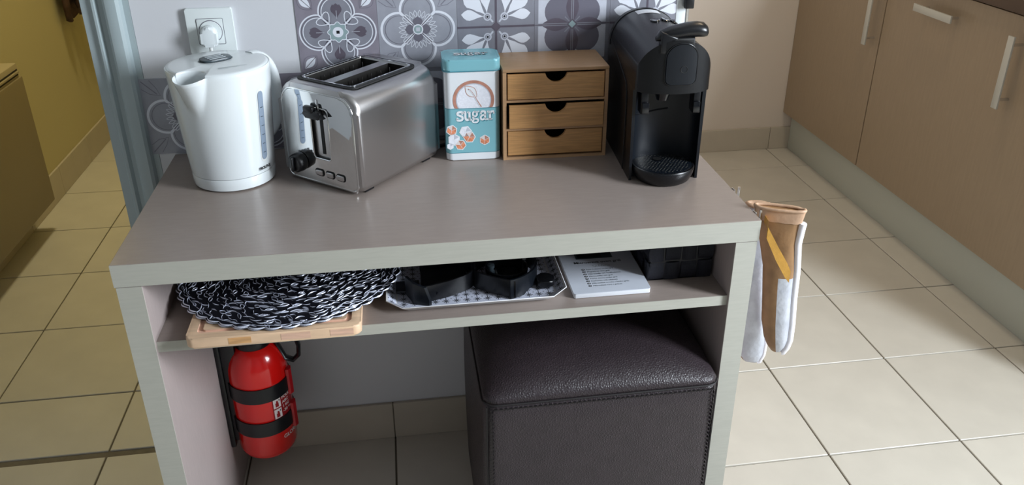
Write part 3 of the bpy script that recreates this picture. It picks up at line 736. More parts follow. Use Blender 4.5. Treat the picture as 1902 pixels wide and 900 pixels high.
hexa((0.011, 0.062), 0.0095, 0.3, 'sug_org'); hexa((0.037, 0.058), 0.0105, 0.1, 'sug_white'); hexa((0.044, 0.047), 0.0105, 0.0, 'sug_org')
hexa((0.015, 0.043), 0.0105, 0.5, 'sug_white'); hexa((0.027, 0.032), 0.0095, 0.9, 'sug_org'); hexa((0.073, 0.040), 0.0092, 0.5, 'sug_org'); hexa((0.0075, 0.030), 0.006, 0.5, 'sug_white')
p.build('printed_picture', t)
p = Print((-TWD/2, -TDP/2, THT+0.0004), (1, 0, 0), (0, 1, 0), step=0.0004); word(p, 'sugar', (0.022, 0.031), 0.0145, 'tin_white', 0, 'tin_blue_dk'); p.build('embossed_lettering', ld)

# ------------------------------------------------------------------ mini drawer cabinet
DX0, DX1, DY0, DHt, DD = 0.6285, 0.8275, 0.3185, 0.1775, 0.120
t = thing('mini_drawer_cabinet', 'small bamboo cabinet of three drawers beside the sugar tin', 'drawers', ((DX0+DX1)/2, DY0, H), -0.012)
dw = DX1-DX0; th = 0.0065
bm = bmesh.new()
bx(bm, (-dw/2, 0, 0), (-dw/2+th, DD, DHt-th)); bx(bm, (dw/2-th, 0, 0), (dw/2, DD, DHt-th)); bx(bm, (-dw/2+th, 0, 0), (dw/2-th, DD, th*.8)); bx(bm, (-dw/2+th, DD-0.004, th), (dw/2-th, DD, DHt-th))
from_bm('case', bm, 'bamboo_l', t, auto=None)
box('top_panel', (-dw/2-0.0003, -0.0006, DHt-th), (dw/2+0.0003, DD, DHt), 'bamboo_l', t, bev=0.0015)
dh = (DHt-th*1.8)/3
for i in range(3):
    zb = th*.8+i*dh
    if i: box('divider', (-dw/2+th, 0.001, zb-0.0022), (dw/2-th, DD-0.005, zb+0.0022), 'bamboo_l', t)
    a, b = zb+0.0036, zb+dh-0.0036
    out = -0.0050 if i == 1 else 0.0005
    l, r2 = -dw/2+th+0.0022, dw/2-th-0.0015
    if i == 1: b -= 0.0026; l += 0.0022
    pts = [(l, a), (r2, a), (r2, b)]+[(0.0205*math.cos(-PI*q/16), b-0.0205*math.sin(PI*q/16)*0.82) for q in range(17)]+[(l, b)]
    dr = prism('drawer', pts, 'y', out, out+0.006, 'bamboo', t, bev=0.0007, seg=1)
    bm = bmesh.new()
    for q in ((l+0.002, l+0.006), (r2-0.006, r2-0.002)): bx(bm, (q[0], out+0.006, a+0.002), (q[1], DD-0.01, b-0.006))
    bx(bm, (l+0.002, out+0.006, a+0.001), (r2-0.002, DD-0.01, a+0.004)); bx(bm, (l+0.002, DD-0.014, a+0.001), (r2-0.002, DD-0.01, b-0.006))
    from_bm('drawer_tray', bm, 'bamboo_in', dr, auto=None)

# ------------------------------------------------------------------ coffee machine
t = thing('coffee_machine', 'black capsule coffee machine at the right end of the table', 'coffee machine', (0.9000, 0.142, H), math.radians(-3.2))
mw, mh, md = 0.130, 0.262, 0.272
def arch(w, h, z0=0.0, n=28, r=0.0, flare=1.0):    # D outline: straight sides, round top
    hw = w/2; zc = h-hw*1.02; pts = [(-hw*0.97, z0), (hw*0.97, z0)]
    for i in range(n+1):
        a = PI*i/n; e = 0.92
        pts.append((hw*math.copysign(abs(math.cos(a))**e, math.cos(a)), zc+(h-zc)*math.sin(a)**e))
    return pts
# shell: a D-shaped arch with a rounded plan, scooped out for the cup bay
def stadium(hw, y0_, y1_, n=40, k_=0.5):          # plan outline, round at the front
    return [(hw*math.cos(PI+PI*i/n), y0_+hw*k_+hw*k_*math.sin(PI+PI*i/n)) for i in range(n+1)]+[(hw, y1_), (-hw, y1_)]
bodyo = prism('body', arch(mw, mh, n=48), 'y', -0.02, md, ['black_body', 'black_soft'], t, bev=0.005, seg=3)
cut(bodyo, [prism('tmp', stadium(mw/2+0.0005, 0.010, md+0.01), 'z', -0.05, 0.4, 'black_body', t)], 'INTERSECT')
cpts = [(0.0585, 0.046), (0.0585, 0.052)]+[(0.0585*math.cos(PI*i/32), 0.056+0.036*math.sin(PI*i/32)) for i in range(33)]+[(-0.0585, 0.052), (-0.0585, 0.046), (-0.09, 0.046), (-0.09, -0.05), (0.09, -0.05), (0.09, 0.046)]
cut(bodyo, [prism('tmp', cpts, 'z', -0.02, 0.171, 'black_soft', t)])
bv = bodyo.modifiers.new('bv', 'BEVEL'); bv.width = 0.0055; bv.segments = 4; bv.limit_method = 'ANGLE'; bv.angle_limit = math.radians(38); bv.harden_normals = False
prism('bay_floor', rrect(0.116, 0.045, 0.004, 3, 0, 0.084), 'z', 0.001, 0.02, 'black_soft', t)
tube('bay_step', [(0.0585*math.sin(a), 0.056+0.036*math.cos(a), 0.118+0.004*math.sin(a*2)) for a in [(-1.2)+1.4*i/12 for i in range(13)]], 0.0014, 'black', t, n=6)
for sx in (-1, 1):
    box('capsule_guide', (sx*0.046-0.006, 0.035, 0.128), (sx*0.046+0.006, 0.060, 0.176), 'black', t, bev=0.001)
    box('guide_clip', (sx*0.045-0.006, 0.030, 0.130), (sx*0.045+0.006, 0.036, 0.150), 'black_g', t, bev=0.001)
lathe('outlet_nozzle', [(0.010, 0.150), (0.012, 0.156), (0.020, 0.178)], 'black_g', t, n=24, loc=(-0.012, 0.050, 0))
# base and drip tray
lathe('drip_tray', [(0.0445, 0.0), (0.050, 0.004), (0.0555, 0.016), (0.0568, 0.026), (0.0555, 0.0285), (0.0525, 0.0285), (0.0520, 0.0265)], 'black', t, n=64, loc=(0, 0.056, 0))
gr = lathe('drip_grille', [(0.0522, 0.0262), (0.0522, 0.0282), (0.0500, 0.0290)], 'black_soft', t, n=64, loc=(0, 0.056, 0))
p = Print((0, 0.056, 0.0291), (1, 0, 0), (0, 1, 0))
for i in range(-8, 9):
    for j in range(-8, 9):
        x, y = i*0.0064+(j % 2)*0.0032, j*0.0056
        if math.hypot(x, y) < 0.046 and math.hypot(x+0.006, y-0.016) > 0.013: p.disc((x, y), 0.0015, 'dark', 1, n=8, ry=0.0011); p.stroke([(x-0.0013, y-0.0013), (x+0.0013, y-0.0013)], 0.0005, 'alu', 2)
p.build('drain_holes', gr)
lathe('drain_cup', [(0.0095, 0.0288), (0.0102, 0.0296), (0.0085, 0.0297), (0.0080, 0.0292)], 'black', gr, n=24, loc=(-0.006, 0.072, 0))
p = Print((-0.006, 0.072, 0.02995), (1, 0, 0), (0, 1, 0)); p.disc((0, 0), 0.0082, 'dark', 1, n=20); p.build('drain_hole', gr)
# front cover plate with ring button
pp = [(-0.0235, 0.190), (0.0235, 0.190), (0.028, 0.196), (0.028, 0.225), (0.024, 0.243), (0.014, 0.252), (-0.014, 0.252), (-0.024, 0.243), (-0.028, 0.225), (-0.028, 0.196)]
pp = [(x+0.006, z) for x, z in rrect(0.052, 0.068, (0.010, 0.010, 0.024, 0.024), 10, 0, 0.222)]
cp = prism('cover_plate', pp, 'y', -0.03, 0.03, 'black_soft', t)
cut(cp, [prism('tmp', stadium(mw/2+0.0022, 0.0078, 0.1), 'z', -0.05, 0.4, 'black_soft', t)], 'INTERSECT')
def fy(x): return 0.0098+0.0328-0.0328*math.sqrt(max(0, 1-(x/0.0655)**2))
tube('cover_joint', [(x+0.006, fy(x+0.006), z) for x, z in rrect(0.0545, 0.0705, (0.011, 0.011, 0.025, 0.025), 8, 0, 0.222)], 0.0013, 'black_g', cp, n=8, closed=True)
tube('ring_button', [(0.010+0.0058*math.cos(a), fy(0.010+0.0058*math.cos(a))-0.0021, 0.214+0.0058*math.sin(a)) for a in [2*PI*i/28 for i in range(28)]], 0.0006, 'dark', cp, n=6, closed=True)
# lever on top: two arms rising to a broad paddle that reaches right
lv = loft('lever', [[(x, yy, zz) for x, yy, zz in ring] for ring in
     [[(xx, 0.028+0.017*math.cos(a)*s_, zc+0.0120*math.sin(a)*s_) for a in [2*PI*i/16 for i in range(16)]] for xx, zc, s_ in
      ((-0.036, 0.262, 0.35), (-0.030, 0.267, 0.7), (-0.015, 0.271, 0.9), (0.0, 0.273, 1.0), (0.016, 0.276, 1.05), (0.032, 0.277, 1.05), (0.042, 0.276, 1.0), (0.048, 0.274, 0.75), (0.0505, 0.272, 0.35))]], 'black', t)
prism('lever_arm', [(-0.032, 0.240), (-0.018, 0.238), (-0.002, 0.266), (-0.030, 0.276)], 'y', 0.012, 0.034, 'black', lv, bev=0.003)
prism('lever_hinge', [(-0.018, 0.244), (0.028, 0.244), (0.026, 0.266), (-0.016, 0.266)], 'y', 0.012, 0.034, 'dark', lv, bev=0.003)
# seams, buttons and label on the shell
rr = arch(mw+0.0012, mh+0.0006)[2:]
tube('rear_seam', [(x, md-0.016, z) for x, z in rr], 0.0009, 'dark', t, n=6)
tube('side_seam', [(-mw/2-0.0002, 0.092, 0.004), (-mw/2-0.0002, 0.092, 0.150), (-mw/2-0.0002, 0.104, 0.168), (-mw/2-0.0002, 0.175, 0.190), (-mw/2+0.0006, 0.235, 0.205), (-mw/2+0.0008, md-0.016, 0.208)], 0.0011, 'dark', t, n=6)
for i, (bxx, byy) in enumerate(((-0.006, 0.158), (0.014, 0.164), (0.031, 0.168))):
    hw = mw/2; zc = mh-hw*1.02; ca_ = (abs(bxx)/hw)**(1/0.92); z = zc+(mh-zc)*(1-ca_*ca_)**0.46
    b = lathe('button', [(0.0085, -0.001), (0.0085, 0.0016), (0.0072, 0.0026), (0.001, 0.0018)], 'black_g', t, n=24)
    b.location = (bxx, byy, z+0.0002); b.rotation_euler = (0, math.atan2(bxx, z-zc), 0); b.scale = (0.95, 1.5, 1)
V = []; F = []
for i in range(7):
    x = -0.022+i*0.0072; hw = mw/2; zc = mh-hw*1.02; ca_ = (abs(x)/hw)**(1/0.92); z = zc+(mh-zc)*(1-ca_*ca_)**0.46+0.0005
    V += [(x, 0.222, z), (x, 0.250, z)]
for i in range(6): F.append((2*i, 2*i+2, 2*i+3, 2*i+1))
finish('sticker', V, F, 'paper', t)

# ------------------------------------------------------------------ chopping board
t = thing('chopping_board', 'beech chopping board jutting out of the shelf under lace mats', 'chopping board', (0.2230, 0.142, SHZ))
BW, BD, BT = 0.2660, 0.325, 0.0185
bd = prism('board', rrect(BW, BD, 0.012, 6), 'z', 0.0005, BT, 'board', t, bev=0.003)
o_ = rrect(BW-0.030, BD-0.030, 0.008, 5); i_ = rrect(BW-0.046, BD-0.046, 0.005, 5); nn = len(o_)
cu = bmesh.new()
A = [cu.verts.new((x, y, BT+0.01)) for x, y in o_]; B = [cu.verts.new((x, y, BT+0.01)) for x, y in i_]; A2 = [cu.verts.new((x, y, BT-0.0035)) for x, y in o_]; B2 = [cu.verts.new((x, y, BT-0.0035)) for x, y in i_]
for a in range(nn):
    b = (a+1) % nn
    cu.faces.new((A[a], A[b], B[b], B[a])); cu.faces.new((A2[b], A2[a], B2[a], B2[b])); cu.faces.new((A2[a], A2[b], A[b], A[a])); cu.faces.new((B2[b], B2[a], B[a], B[b]))
cut(bd, [from_bm('tmp', cu, 'board_pk', t)])
# front edge staves
sx0 = -BW/2+0.012; ws = [0.052, 0.034, 0.045, 0.045, 0.030, 0.036]
xx = sx0
for q, m_ in zip(ws, ['board', 'board_dk', 'board', 'board_pk', 'board', 'board_pk']):
    if m_ != 'board': box('stave', (xx, -BD/2-0.0003, 0.0038), (xx+q, -BD/2+0.004, BT-0.0035), m_, bd)
    xx += q

# ------------------------------------------------------------------ lace placemats
def placemat(name, label, R_, z, cx, cy, rot, grp, mseed, dens=1.0):
    rnd_ = random.Random(mseed)
    t = thing(name, label, 'placemat', (cx, cy, z), rot, grp)
    nn = 264; out = [((R_+0.0055*abs(math.sin(a*22)))*math.cos(a) if 1 else 0, (R_+0.0055*abs(math.sin(a*22)))*math.sin(a)) for a in [2*PI*i/nn for i in range(nn)]]
    prism('mat_base', out, 'z', 0.0002, 0.0016, 'mat_blk', t, auto=20)
    V = []; F = []
    def strip(pts, w, h):
        b = len(V); n = len(pts)
        for i, p in enumerate(pts):
            q0, q1 = pts[max(0, i-1)], pts[min(n-1, i+1)]; dx, dy = q1[0]-q0[0], q1[1]-q0[1]; l = math.hypot(dx, dy) or 1
            e = 0.35+0.65*math.sin(PI*i/(n-1)); nx, ny = -dy/l*w/2*e, dx/l*w/2*e
            V.extend([(p[0]-nx, p[1]-ny, 0.0012), (p[0], p[1], 0.0016+h*e), (p[0]+nx, p[1]+ny, 0.0012)])
        for i in range(n-1):
            for j in range(2): F.append((b+3*i+j, b+3*i+3+j, b+3*i+4+j, b+3*i+1+j))
    def leaf(r, a, tilt, ln, bl):
        c = (r*math.cos(a), r*math.sin(a)); ang = a+tilt; ca, sa = math.cos(ang), math.sin(ang)
        for sgn in ((1, -1) if rnd_.random() < 0.35 else (1,)):
            pts = []
            for i in range(7):
                q = i/6; x = (q-0.5)*ln; y = sgn*bl*math.sin(PI*q)
                pts.append((c[0]+x*ca-y*sa, c[1]+x*sa+y*ca))
            strip(pts, 0.0015*rnd_.uniform(0.7, 1.2), rnd_.uniform(0.0008, 0.0018))
    r = 0.012
    while r < R_-0.004:
        m = max(5, int(2*PI*r/(0.0165/dens))); off = rnd_.random()*6
        for i in range(m):
            a = 2*PI*(i+rnd_.uniform(-.3, .3))/m+off
            fl = math.sin(a*8+r*60)
            leaf(r+rnd_.uniform(-0.003, 0.003), a, PI/2*(1 if fl > 0 else 0.72)+rnd_.uniform(-0.6, 0.6), rnd_.uniform(0.011, 0.021), rnd_.uniform(0.0012, 0.004)*(1 if rnd_.random() < .5 else -1))
        r += 0.0088/dens
    for i in range(44):                       # scalloped rim loops
        a = 2*PI*(i+.5)/44
        strip([((R_+0.0050*math.sin(PI*(j/8)))*math.cos(a+(j/8-.5)*2*PI/44), (R_+0.0050*math.sin(PI*(j/8)))*math.sin(a+(j/8-.5)*2*PI/44)) for j in range(9)], 0.0022, 0.0018)
        strip([((R_-0.006-0.002*math.sin(PI*(j/6)))*math.cos(a+(j/6-.2)*2*PI/44), (R_-0.006+0.002*math.sin(PI*(j/6)))*math.sin(a+(j/6-.2)*2*PI/44)) for j in range(7)], 0.0016, 0.0012)
    tag(finish('lace_pattern', V, F, 'silver', t), kind='stuff')
    return t
pz = SHZ+BT+0.0001
placemat('lace_placemat', 'lower black and silver lace placemat, its rim peeking out below the top one', 0.1825, pz, 0.2300, 0.1720, 0.3, 'round lace placemats on the chopping board', 3)
placemat('lace_placemat', 'uppermost round black and silver lace placemat on the chopping board', 0.1840, pz+0.0042, 0.2360, 0.1690, 0.0, 'round lace placemats on the chopping board', 5)

# ------------------------------------------------------------------ tray with star print
t = thing('serving_tray', 'white serving tray with a black star print on the shelf', 'tray', (0.5475, 0.155, SHZ))
tw, td, tz = 0.305, 0.262, 0.015
def oct_(w, d, c): 
    return rrect(w, d, c, 1)
outer = [(0.270, 0.228, 0.0, 0.020), (0.274, 0.232, 0.0012, 0.021), (0.303, 0.260, 0.0135, 0.026), (0.3055, 0.2625, 0.0150, 0.027), (0.3035, 0.2605, 0.0158, 0.026), (0.2985, 0.2555, 0.0140, 0.025), (0.272, 0.230, 0.0032, 0.020), (0.268, 0.226, 0.0026, 0.019)]
loft('tray_body', [[(x, y, z) for x, y in oct_(w, d, c)] for w, d, z, c in outer], 'mel_white', t, auto=40)
p = Print((0, 0, 0.0028), (1, 0, 0), (0, 1, 0))
p.poly(oct_(0.268, 0.226, 0.019), 'tray_print', 1)
# sloped sides carry the print too
b = len(p.V)
ra = oct_(0.2720, 0.2300, 0.020); rb = oct_(0.2980, 0.2550, 0.025)
p.V += [Vector((x, y, 0.0036)) for x, y in ra]+[Vector((x, y, 0.0142)) for x, y in rb]; m_ = len(ra)
for i in range(m_): p.F.append((b+i, b+(i+1) % m_, b+m_+(i+1) % m_, b+m_+i)); p.fm.append(p.mi('tray_print'))
sp_ = 0.0176
def star_at(x, y, put):
    for k_ in range(8):
        a = k_*PI/4+PI/8*0; ln = 0.0070 if k_ % 2 == 0 else 0.0058
        put([(x+0.0006*math.cos(a), y+0.0006*math.sin(a)), (x+ln*math.cos(a), y+ln*math.sin(a))], 0.00125)
    put([(x+sp_/2-0.0012, y+sp_*0.42), (x+sp_/2+0.0012, y+sp_*0.42)], 0.0016)
    put([(x-0.0008, y+sp_*0.47), (x+0.0008, y+sp_*0.47)], 0.0014)
for i in range(-8, 9):
    for j in range(-7, 8):
        x, y = i*sp_, j*sp_*0.94
        if abs(x) < 0.131 and abs(y) < 0.111: star_at(x, y, lambda q, w_: p.stroke(q, w_, 'ink', 2))
def side_put(x, y, q, w_, side):
    pts = []
    P2 = []
    n_ = len(q)
    dx, dy = q[1][0]-q[0][0], q[1][1]-q[0][1]; l = math.hypot(dx, dy); nx, ny = -dy/l*w_/2, dx/l*w_/2
    c4 = [(q[0][0]-nx, q[0][1]-ny), (q[1][0]-nx, q[1][1]-ny), (q[1][0]+nx, q[1][1]+ny), (q[0][0]+nx, q[0][1]+ny)]
    b = len(p.V)
    for a, c in c4:       # a runs along the side, c up the slope (0..0.0165)
        f = c/0.0168; off = f*0.0130; z = 0.0038+f*0.0104+0.0002
        p.V.append(Vector((side*(0.1360+off), a, z)) if abs(side) == 1 else Vector((a, (side/2)*(0.1150+off*0.96), z)))
    p.F.append((b, b+1, b+2, b+3)); p.fm.append(p.mi('ink'))
for side in (-1, 1, 2, -2):
    lim = 6 if abs(side) == 1 else 7
    for j in range(-lim, lim+1):
        star_at(j*sp_*(0.94 if abs(side) == 1 else 1), 0.0082, lambda q, w_: side_put(0, 0, q, w_, side) if max(q[0][1], q[1][1]) < 0.0160 else None)
p.build('star_print', t)

# ------------------------------------------------------------------ two black plastic holders on the tray
hz = SHZ+0.0033
t = thing('clamp_band', 'black plastic clamp band with flat end plate, left one on the tray', 'clamp', (0, 0, hz))
pa = [(0.452, 0.050), (0.470, 0.054), (0.500, 0.064), (0.525, 0.077)]+bez((0.525, 0.077), (0.545, 0.088), (0.552, 0.105), (0.548, 0.125), 6)[1:]+bez((0.548, 0.125), (0.542, 0.155), (0.50, 0.165), (0.455, 0.155), 8)[1:]
band('band', pa, 0.004, 0.034, 0.0034, 'black', t)
finish_pts = [(0.428, 0.087), (0.436, 0.066), (0.452, 0.036)]
V = []
for x, y, za, zb in ((0.4300, 0.080, 0.006, 0.040), (0.443, 0.054, 0.001, 0.040), (0.461, 0.047, 0.001, 0.034), (0.468, 0.045, 0.0005, 0.012)): V += [(x-0.0022, y-0.001, za), (x+0.0022, y+0.001, za), (x+0.0022, y+0.001, zb), (x-0.0022, y-0.001, zb)]
F = [(3, 2, 1, 0), (12, 13, 14, 15)]
for i in range(3):
    for j in range(4): F.append((i*4+j, i*4+(j+1) % 4, (i+1)*4+(j+1) % 4, (i+1)*4+j))
finish('end_plate', V, F, 'black_soft', t, auto=30)
box('flat_tab', (0.412, 0.085, 0.004), (0.452, 0.120, 0.008), 'black', t, bev=0.001)
box('inner_shell', (0.455, 0.098, 0.001), (0.535, 0.150, 0.012), 'black', t, bev=0.004)
lathe('rivet', [(0.0035, 0), (0.0035, 0.0012), (0.002, 0.0018)], 'black_g', t, n=12, loc=(0.478, 0.055, 0.018), axis='y')
t = thing('clamp_band', 'black plastic clamp band with screw and side tab, right one on the tray', 'clamp', (0, 0, hz))
pb = bez((0.612, 0.046), (0.585, 0.060), (0.565, 0.072), (0.548, 0.090), 8)
band('band', pb+bez((0.548, 0.090), (0.538, 0.110), (0.545, 0.150), (0.575, 0.165), 8)[1:], 0.002, 0.034, 0.0034, 'black', t)
pc = bez((0.602, 0.046), (0.628, 0.052), (0.652, 0.075), (0.656, 0.105), 9)+bez((0.656, 0.105), (0.660, 0.135), (0.64, 0.16), (0.60, 0.17), 7)[1:]
band('outer_plate', pc, [0.0005]*4+[0.006]*13, [0.037]*6+[0.036]*11, 0.0036, 'black_soft', t)
band('inner_ring', [(0.605+0.036*math.cos(a), 0.112+0.036*math.sin(a)) for a in [2*PI*i/28 for i in range(28)]], 0.004, 0.028, 0.003, 'black_g', t, closed=True)
prism('side_tab', rrect(0.030, 0.032, 0.010, 5, 0.668, 0.082), 'z', 0.004, 0.016, 'black', t, bev=0.003)
lathe('screw', [(0.007, 0.012), (0.007, 0.016), (0.005, 0.017), (0.005, 0.022), (0.0065, 0.023), (0.0065, 0.028), (0.002, 0.029)], 'grey_dk', t, n=20, loc=(0.578, 0.118, 0))
box('latch', (0.634, 0.120, 0.006), (0.641, 0.134, 0.034), 'chrome_b', t, bev=0.001)
box('floor_plate', (0.575, 0.085, 0.001), (0.638, 0.150, 0.006), 'black', t, bev=0.002)

# ------------------------------------------------------------------ microwave booklet
t = thing('booklet', 'white microwave instruction booklet lying between the tray and the basket', 'booklet', (0.708, 0.035, SHZ), 0.0)
bw, bl = 0.1335, 0.200
prism('pages', rrect(bw, bl, 0.0035, 3, bw/2+0.002, bl/2), 'z', 0.0003, 0.0092, 'paper', t, bev=0.001)
prism('cover', rrect(bw+0.001, bl+0.001, 0.0035, 3, bw/2+0.002, bl/2), 'z', 0.0092, 0.0099, 'paper2', t)
p = Print((0, 0, 0.0100), (1, 0, 0), (0, 1, 0))
p.text('Microwave oven grill', (0.023, 0.0995), 0.0112, 'ink', 1, bold=0.00012, sx=0.92)
p.text('Q.Nano', (0.054, 0.0860), 0.0100, 'print_grey', 1)
for i, ln in enumerate(['Four a micro-ondes gril', 'Magnetron met grill', 'Mikrowelle mit Grillfunktion', 'Microondas con grill', 'Forno micro-ondas grill', 'Kuchenka mikrofalowa', 'Mikrovlnna trouba s funkci grilu', 'Mikrovlnna rura s grilom']):
    y = 0.0760-i*0.0080; p.disc((0.0345, y+0.0018), 0.0030, 'ink', 1, n=14, ry=0.0026); p.disc((0.0345, y+0.0018), 0.0012, 'paper', 2, n=6)
    p.text(ln, (0.0400, y), 0.0050, 'grey_dk', 1, sx=1.02)
p.poly([(0.030, 0.116), (0.098, 0.116), (0.098, 0.150), (0.030, 0.150)], 'grey_dk', 1); p.poly([(0.034, 0.120), (0.078, 0.120), (0.078, 0.146), (0.034, 0.146)], 'ink', 2)
p.build('cover_print', t)

# ------------------------------------------------------------------ woven basket
t = thing('woven_basket', 'black woven strap basket at the right end of the shelf', 'basket', (0.849, 0.072, SHZ))
bw, bdp, bh = 0.118, 0.200, 0.072
bm = bmesh.new()
for a, b in (((0.002, 0.003, 0.001), (bw-0.002, 0.006, bh-0.002)), ((0.002, bdp-0.006, 0.001), (bw-0.002, bdp-0.003, bh-0.002)), ((0.002, 0.003, 0.001), (0.005, bdp-0.003, bh-0.002)), ((bw-0.005, 0.003, 0.001), (bw-0.002, bdp-0.003, bh-0.002)), ((0.002, 0.003, 0.0005), (bw-0.002, bdp-0.003, 0.003))): bx(bm, a, b)
from_bm('liner', bm, 'mat_blk', t, auto=None)
cw = bw/4
def strap(o, u, v, w_, h_, up):        # one bulging strap square
    V = []; F = []; o, u, v = Vector(o), Vector(u), Vector(v); n_ = u.cross(v).normalized()
    for i in range(6):
        for j in range(6):
            a, b = i/5, j/5; q = (a if up else b); V.append(o+u*(a*w_)+v*(b*h_)+n_*(-0.0012+0.0034*math.sin(PI*q)**0.6))
    for i in range(5):
        for j in range(5): F.append((i*6+j, (i+1)*6+j, (i+1)*6+j+1, i*6+j+1))
    return finish('strap', V, F, 'basket', t, smooth=True)
for i in range(4):
    for j in range(2): strap((i*cw+0.001, 0.002, 0.002+j*bh/2), (1, 0, 0), (0, 0, 1), cw-0.002, bh/2-0.003, (i+j) % 2)
for i in range(6):
    for j in range(2): strap((0.002, bdp-0.002-i*(bdp/6), 0.002+j*bh/2), (0, -1, 0), (0, 0, 1), bdp/6-0.002, bh/2-0.003, (i+j) % 2)
tube('rim', [(0.001, 0.001, bh-0.003), (bw-0.001, 0.001, bh-0.003), (bw-0.001, bdp-0.002, bh-0.003), (0.001, bdp-0.002, bh-0.003)], 0.0035, 'basket', t, n=8, closed=True)

# ------------------------------------------------------------------ leather ottoman
t = thing('ottoman', 'dark brown leather cube ottoman under the shelf', 'ottoman', (0.7535, 0.172, 0))
ow, od, oh = 0.420, 0.408, 0.448
def sq(w_, d_, r, z, bul=0.0, n=10):
    pts = rrect(w_, d_, r, 6); out = []
    for x, y in pts: out.append((x, y, z))
    return out
def srect(w_, d_, z, r=0.03, bulge=0.0, seg=18):      # densified rounded square with bulging sides
    pts = []
    base = rrect(w_, d_, r, 5); m_ = len(base)
    for i in range(m_):
        a, b = base[i], base[(i+1) % m_]; L_ = math.hypot(b[0]-a[0], b[1]-a[1]); k_ = seg if L_ > 0.1 else 1
        for j in range(k_):
            q = j/k_; x, y = a[0]+(b[0]-a[0])*q, a[1]+(b[1]-a[1])*q
            bu = bulge*4*q*(1-q) if k_ > 1 else 0
            if k_ > 1:
                if abs(b[1]-a[1]) < 1e-6: y += math.copysign(bu, y)
                else: x += math.copysign(bu, x)
            pts.append((x, y, z))
    return pts
rings = [srect(ow-0.02, od-0.02, 0.004, 0.02), srect(ow-0.004, od-0.004, 0.012, 0.022)]
for i in range(13):
    q = i/12; z = 0.02+(oh-0.028)*q; b_ = 0.006*math.sin(PI*q); rings.append(srect(ow-0.004+b_, od-0.004+b_, z, 0.022, 0.004*math.sin(PI*q)))
rings.append(srect(ow-0.010, od-0.010, oh-0.002, 0.022))
ob = loft('box_cover', rings, 'leather', t, auto=60)
rings = [srect(ow-0.012, od-0.012, oh-0.004, 0.022), srect(ow-0.004, od-0.004, oh+0.0035, 0.024)]
def dome(x, y): return oh+0.004+0.046*(max(0, 1-abs(2*x/(ow-0.004))**3.2)*max(0, 1-abs(2*y/(od-0.004))**3.2))**0.55
for q in (0.985, 0.96, 0.92, 0.86, 0.78, 0.66, 0.5, 0.33, 0.16, 0.03):
    rings.append([(x*q, y*q, dome(x*q, y*q)) for x, y, z in srect(ow-0.004, od-0.004, 0, 0.024)])
loft('seat_cushion', rings, 'leather', t, auto=80)
pipe = srect(ow-0.002, od-0.002, oh, 0.024)
tube('seam', pipe, 0.0017, 'leather_dk', t, n=6, closed=True)
for sx, sy in ((-1, -1), (1, -1), (-1, 1), (1, 1)):
    x, y = sx*(ow/2-0.007), sy*(od/2-0.004); box('corner_seam', (x-0.0012, y-0.0015, 0.01), (x+0.0012, y+0.0015, oh-0.004), 'leather_dk', t)
bm = bmesh.new()
for i in range(-23, 24): bx(bm, (i*0.0085-0.0022, -od/2-0.0012, oh-0.0085), (i*0.0085+0.0022, -od/2+0.003, oh-0.0072))
for i in range(50): bx(bm, (ow/2-0.0135, -od/2-0.0028, 0.02+i*0.0084), (ow/2-0.0125, -od/2+0.003, 0.025+i*0.0084)); bx(bm, (-ow/2+0.0165, -od/2-0.0035, 0.02+i*0.0084), (-ow/2+0.0175, -od/2+0.003, 0.025+i*0.0084))
tag(from_bm('stitching', bm, 'leather_dk', t, auto=None), kind='stuff')

# ------------------------------------------------------------------ fire extinguisher
EX, EY, ER = 0.1125, 0.330, 0.0600
t = thing('fire_extinguisher', 'red fire extinguisher strapped inside the left table panel', 'fire extinguisher', (EX, EY, 0))
lathe('cylinder', [(0.035, 0.112), (0.050, 0.114), (0.057, 0.122), (ER, 0.132), (ER, 0.312), (0.0588, 0.330), (0.0545, 0.348), (0.047, 0.364), (0.037, 0.377), (0.022, 0.386)], 'red', t, n=56, auto=60)
lathe('valve_collar', [(0.035, 0.376), (0.037, 0.381), (0.036, 0.395), (0.026, 0.410), (0.020, 0.430), (0.018, 0.445)], 'black', t, n=32)
box('valve_head', (-0.022, -0.014, 0.440), (0.026, 0.014, 0.470), 'black', t, bev=0.004)
tube('carry_handle', [(0.012, 0, 0.468), (0.056, 0, 0.458), (0.074, 0, 0.420), (0.088, 0, 0.362), (0.086, 0, 0.338), (0.074, 0, 0.326), (0.058, 0, 0.334), (0.046, 0, 0.370), (0.038, 0, 0.40), (0.030, 0, 0.430), (0.018, 0, 0.440)], 0.005, 'black', t, n=10, flat=(0.009, 0.0045))
box('squeeze_lever', (-0.02, -0.008, 0.478), (0.055, 0.008, 0.484), 'black', t, bev=0.002)
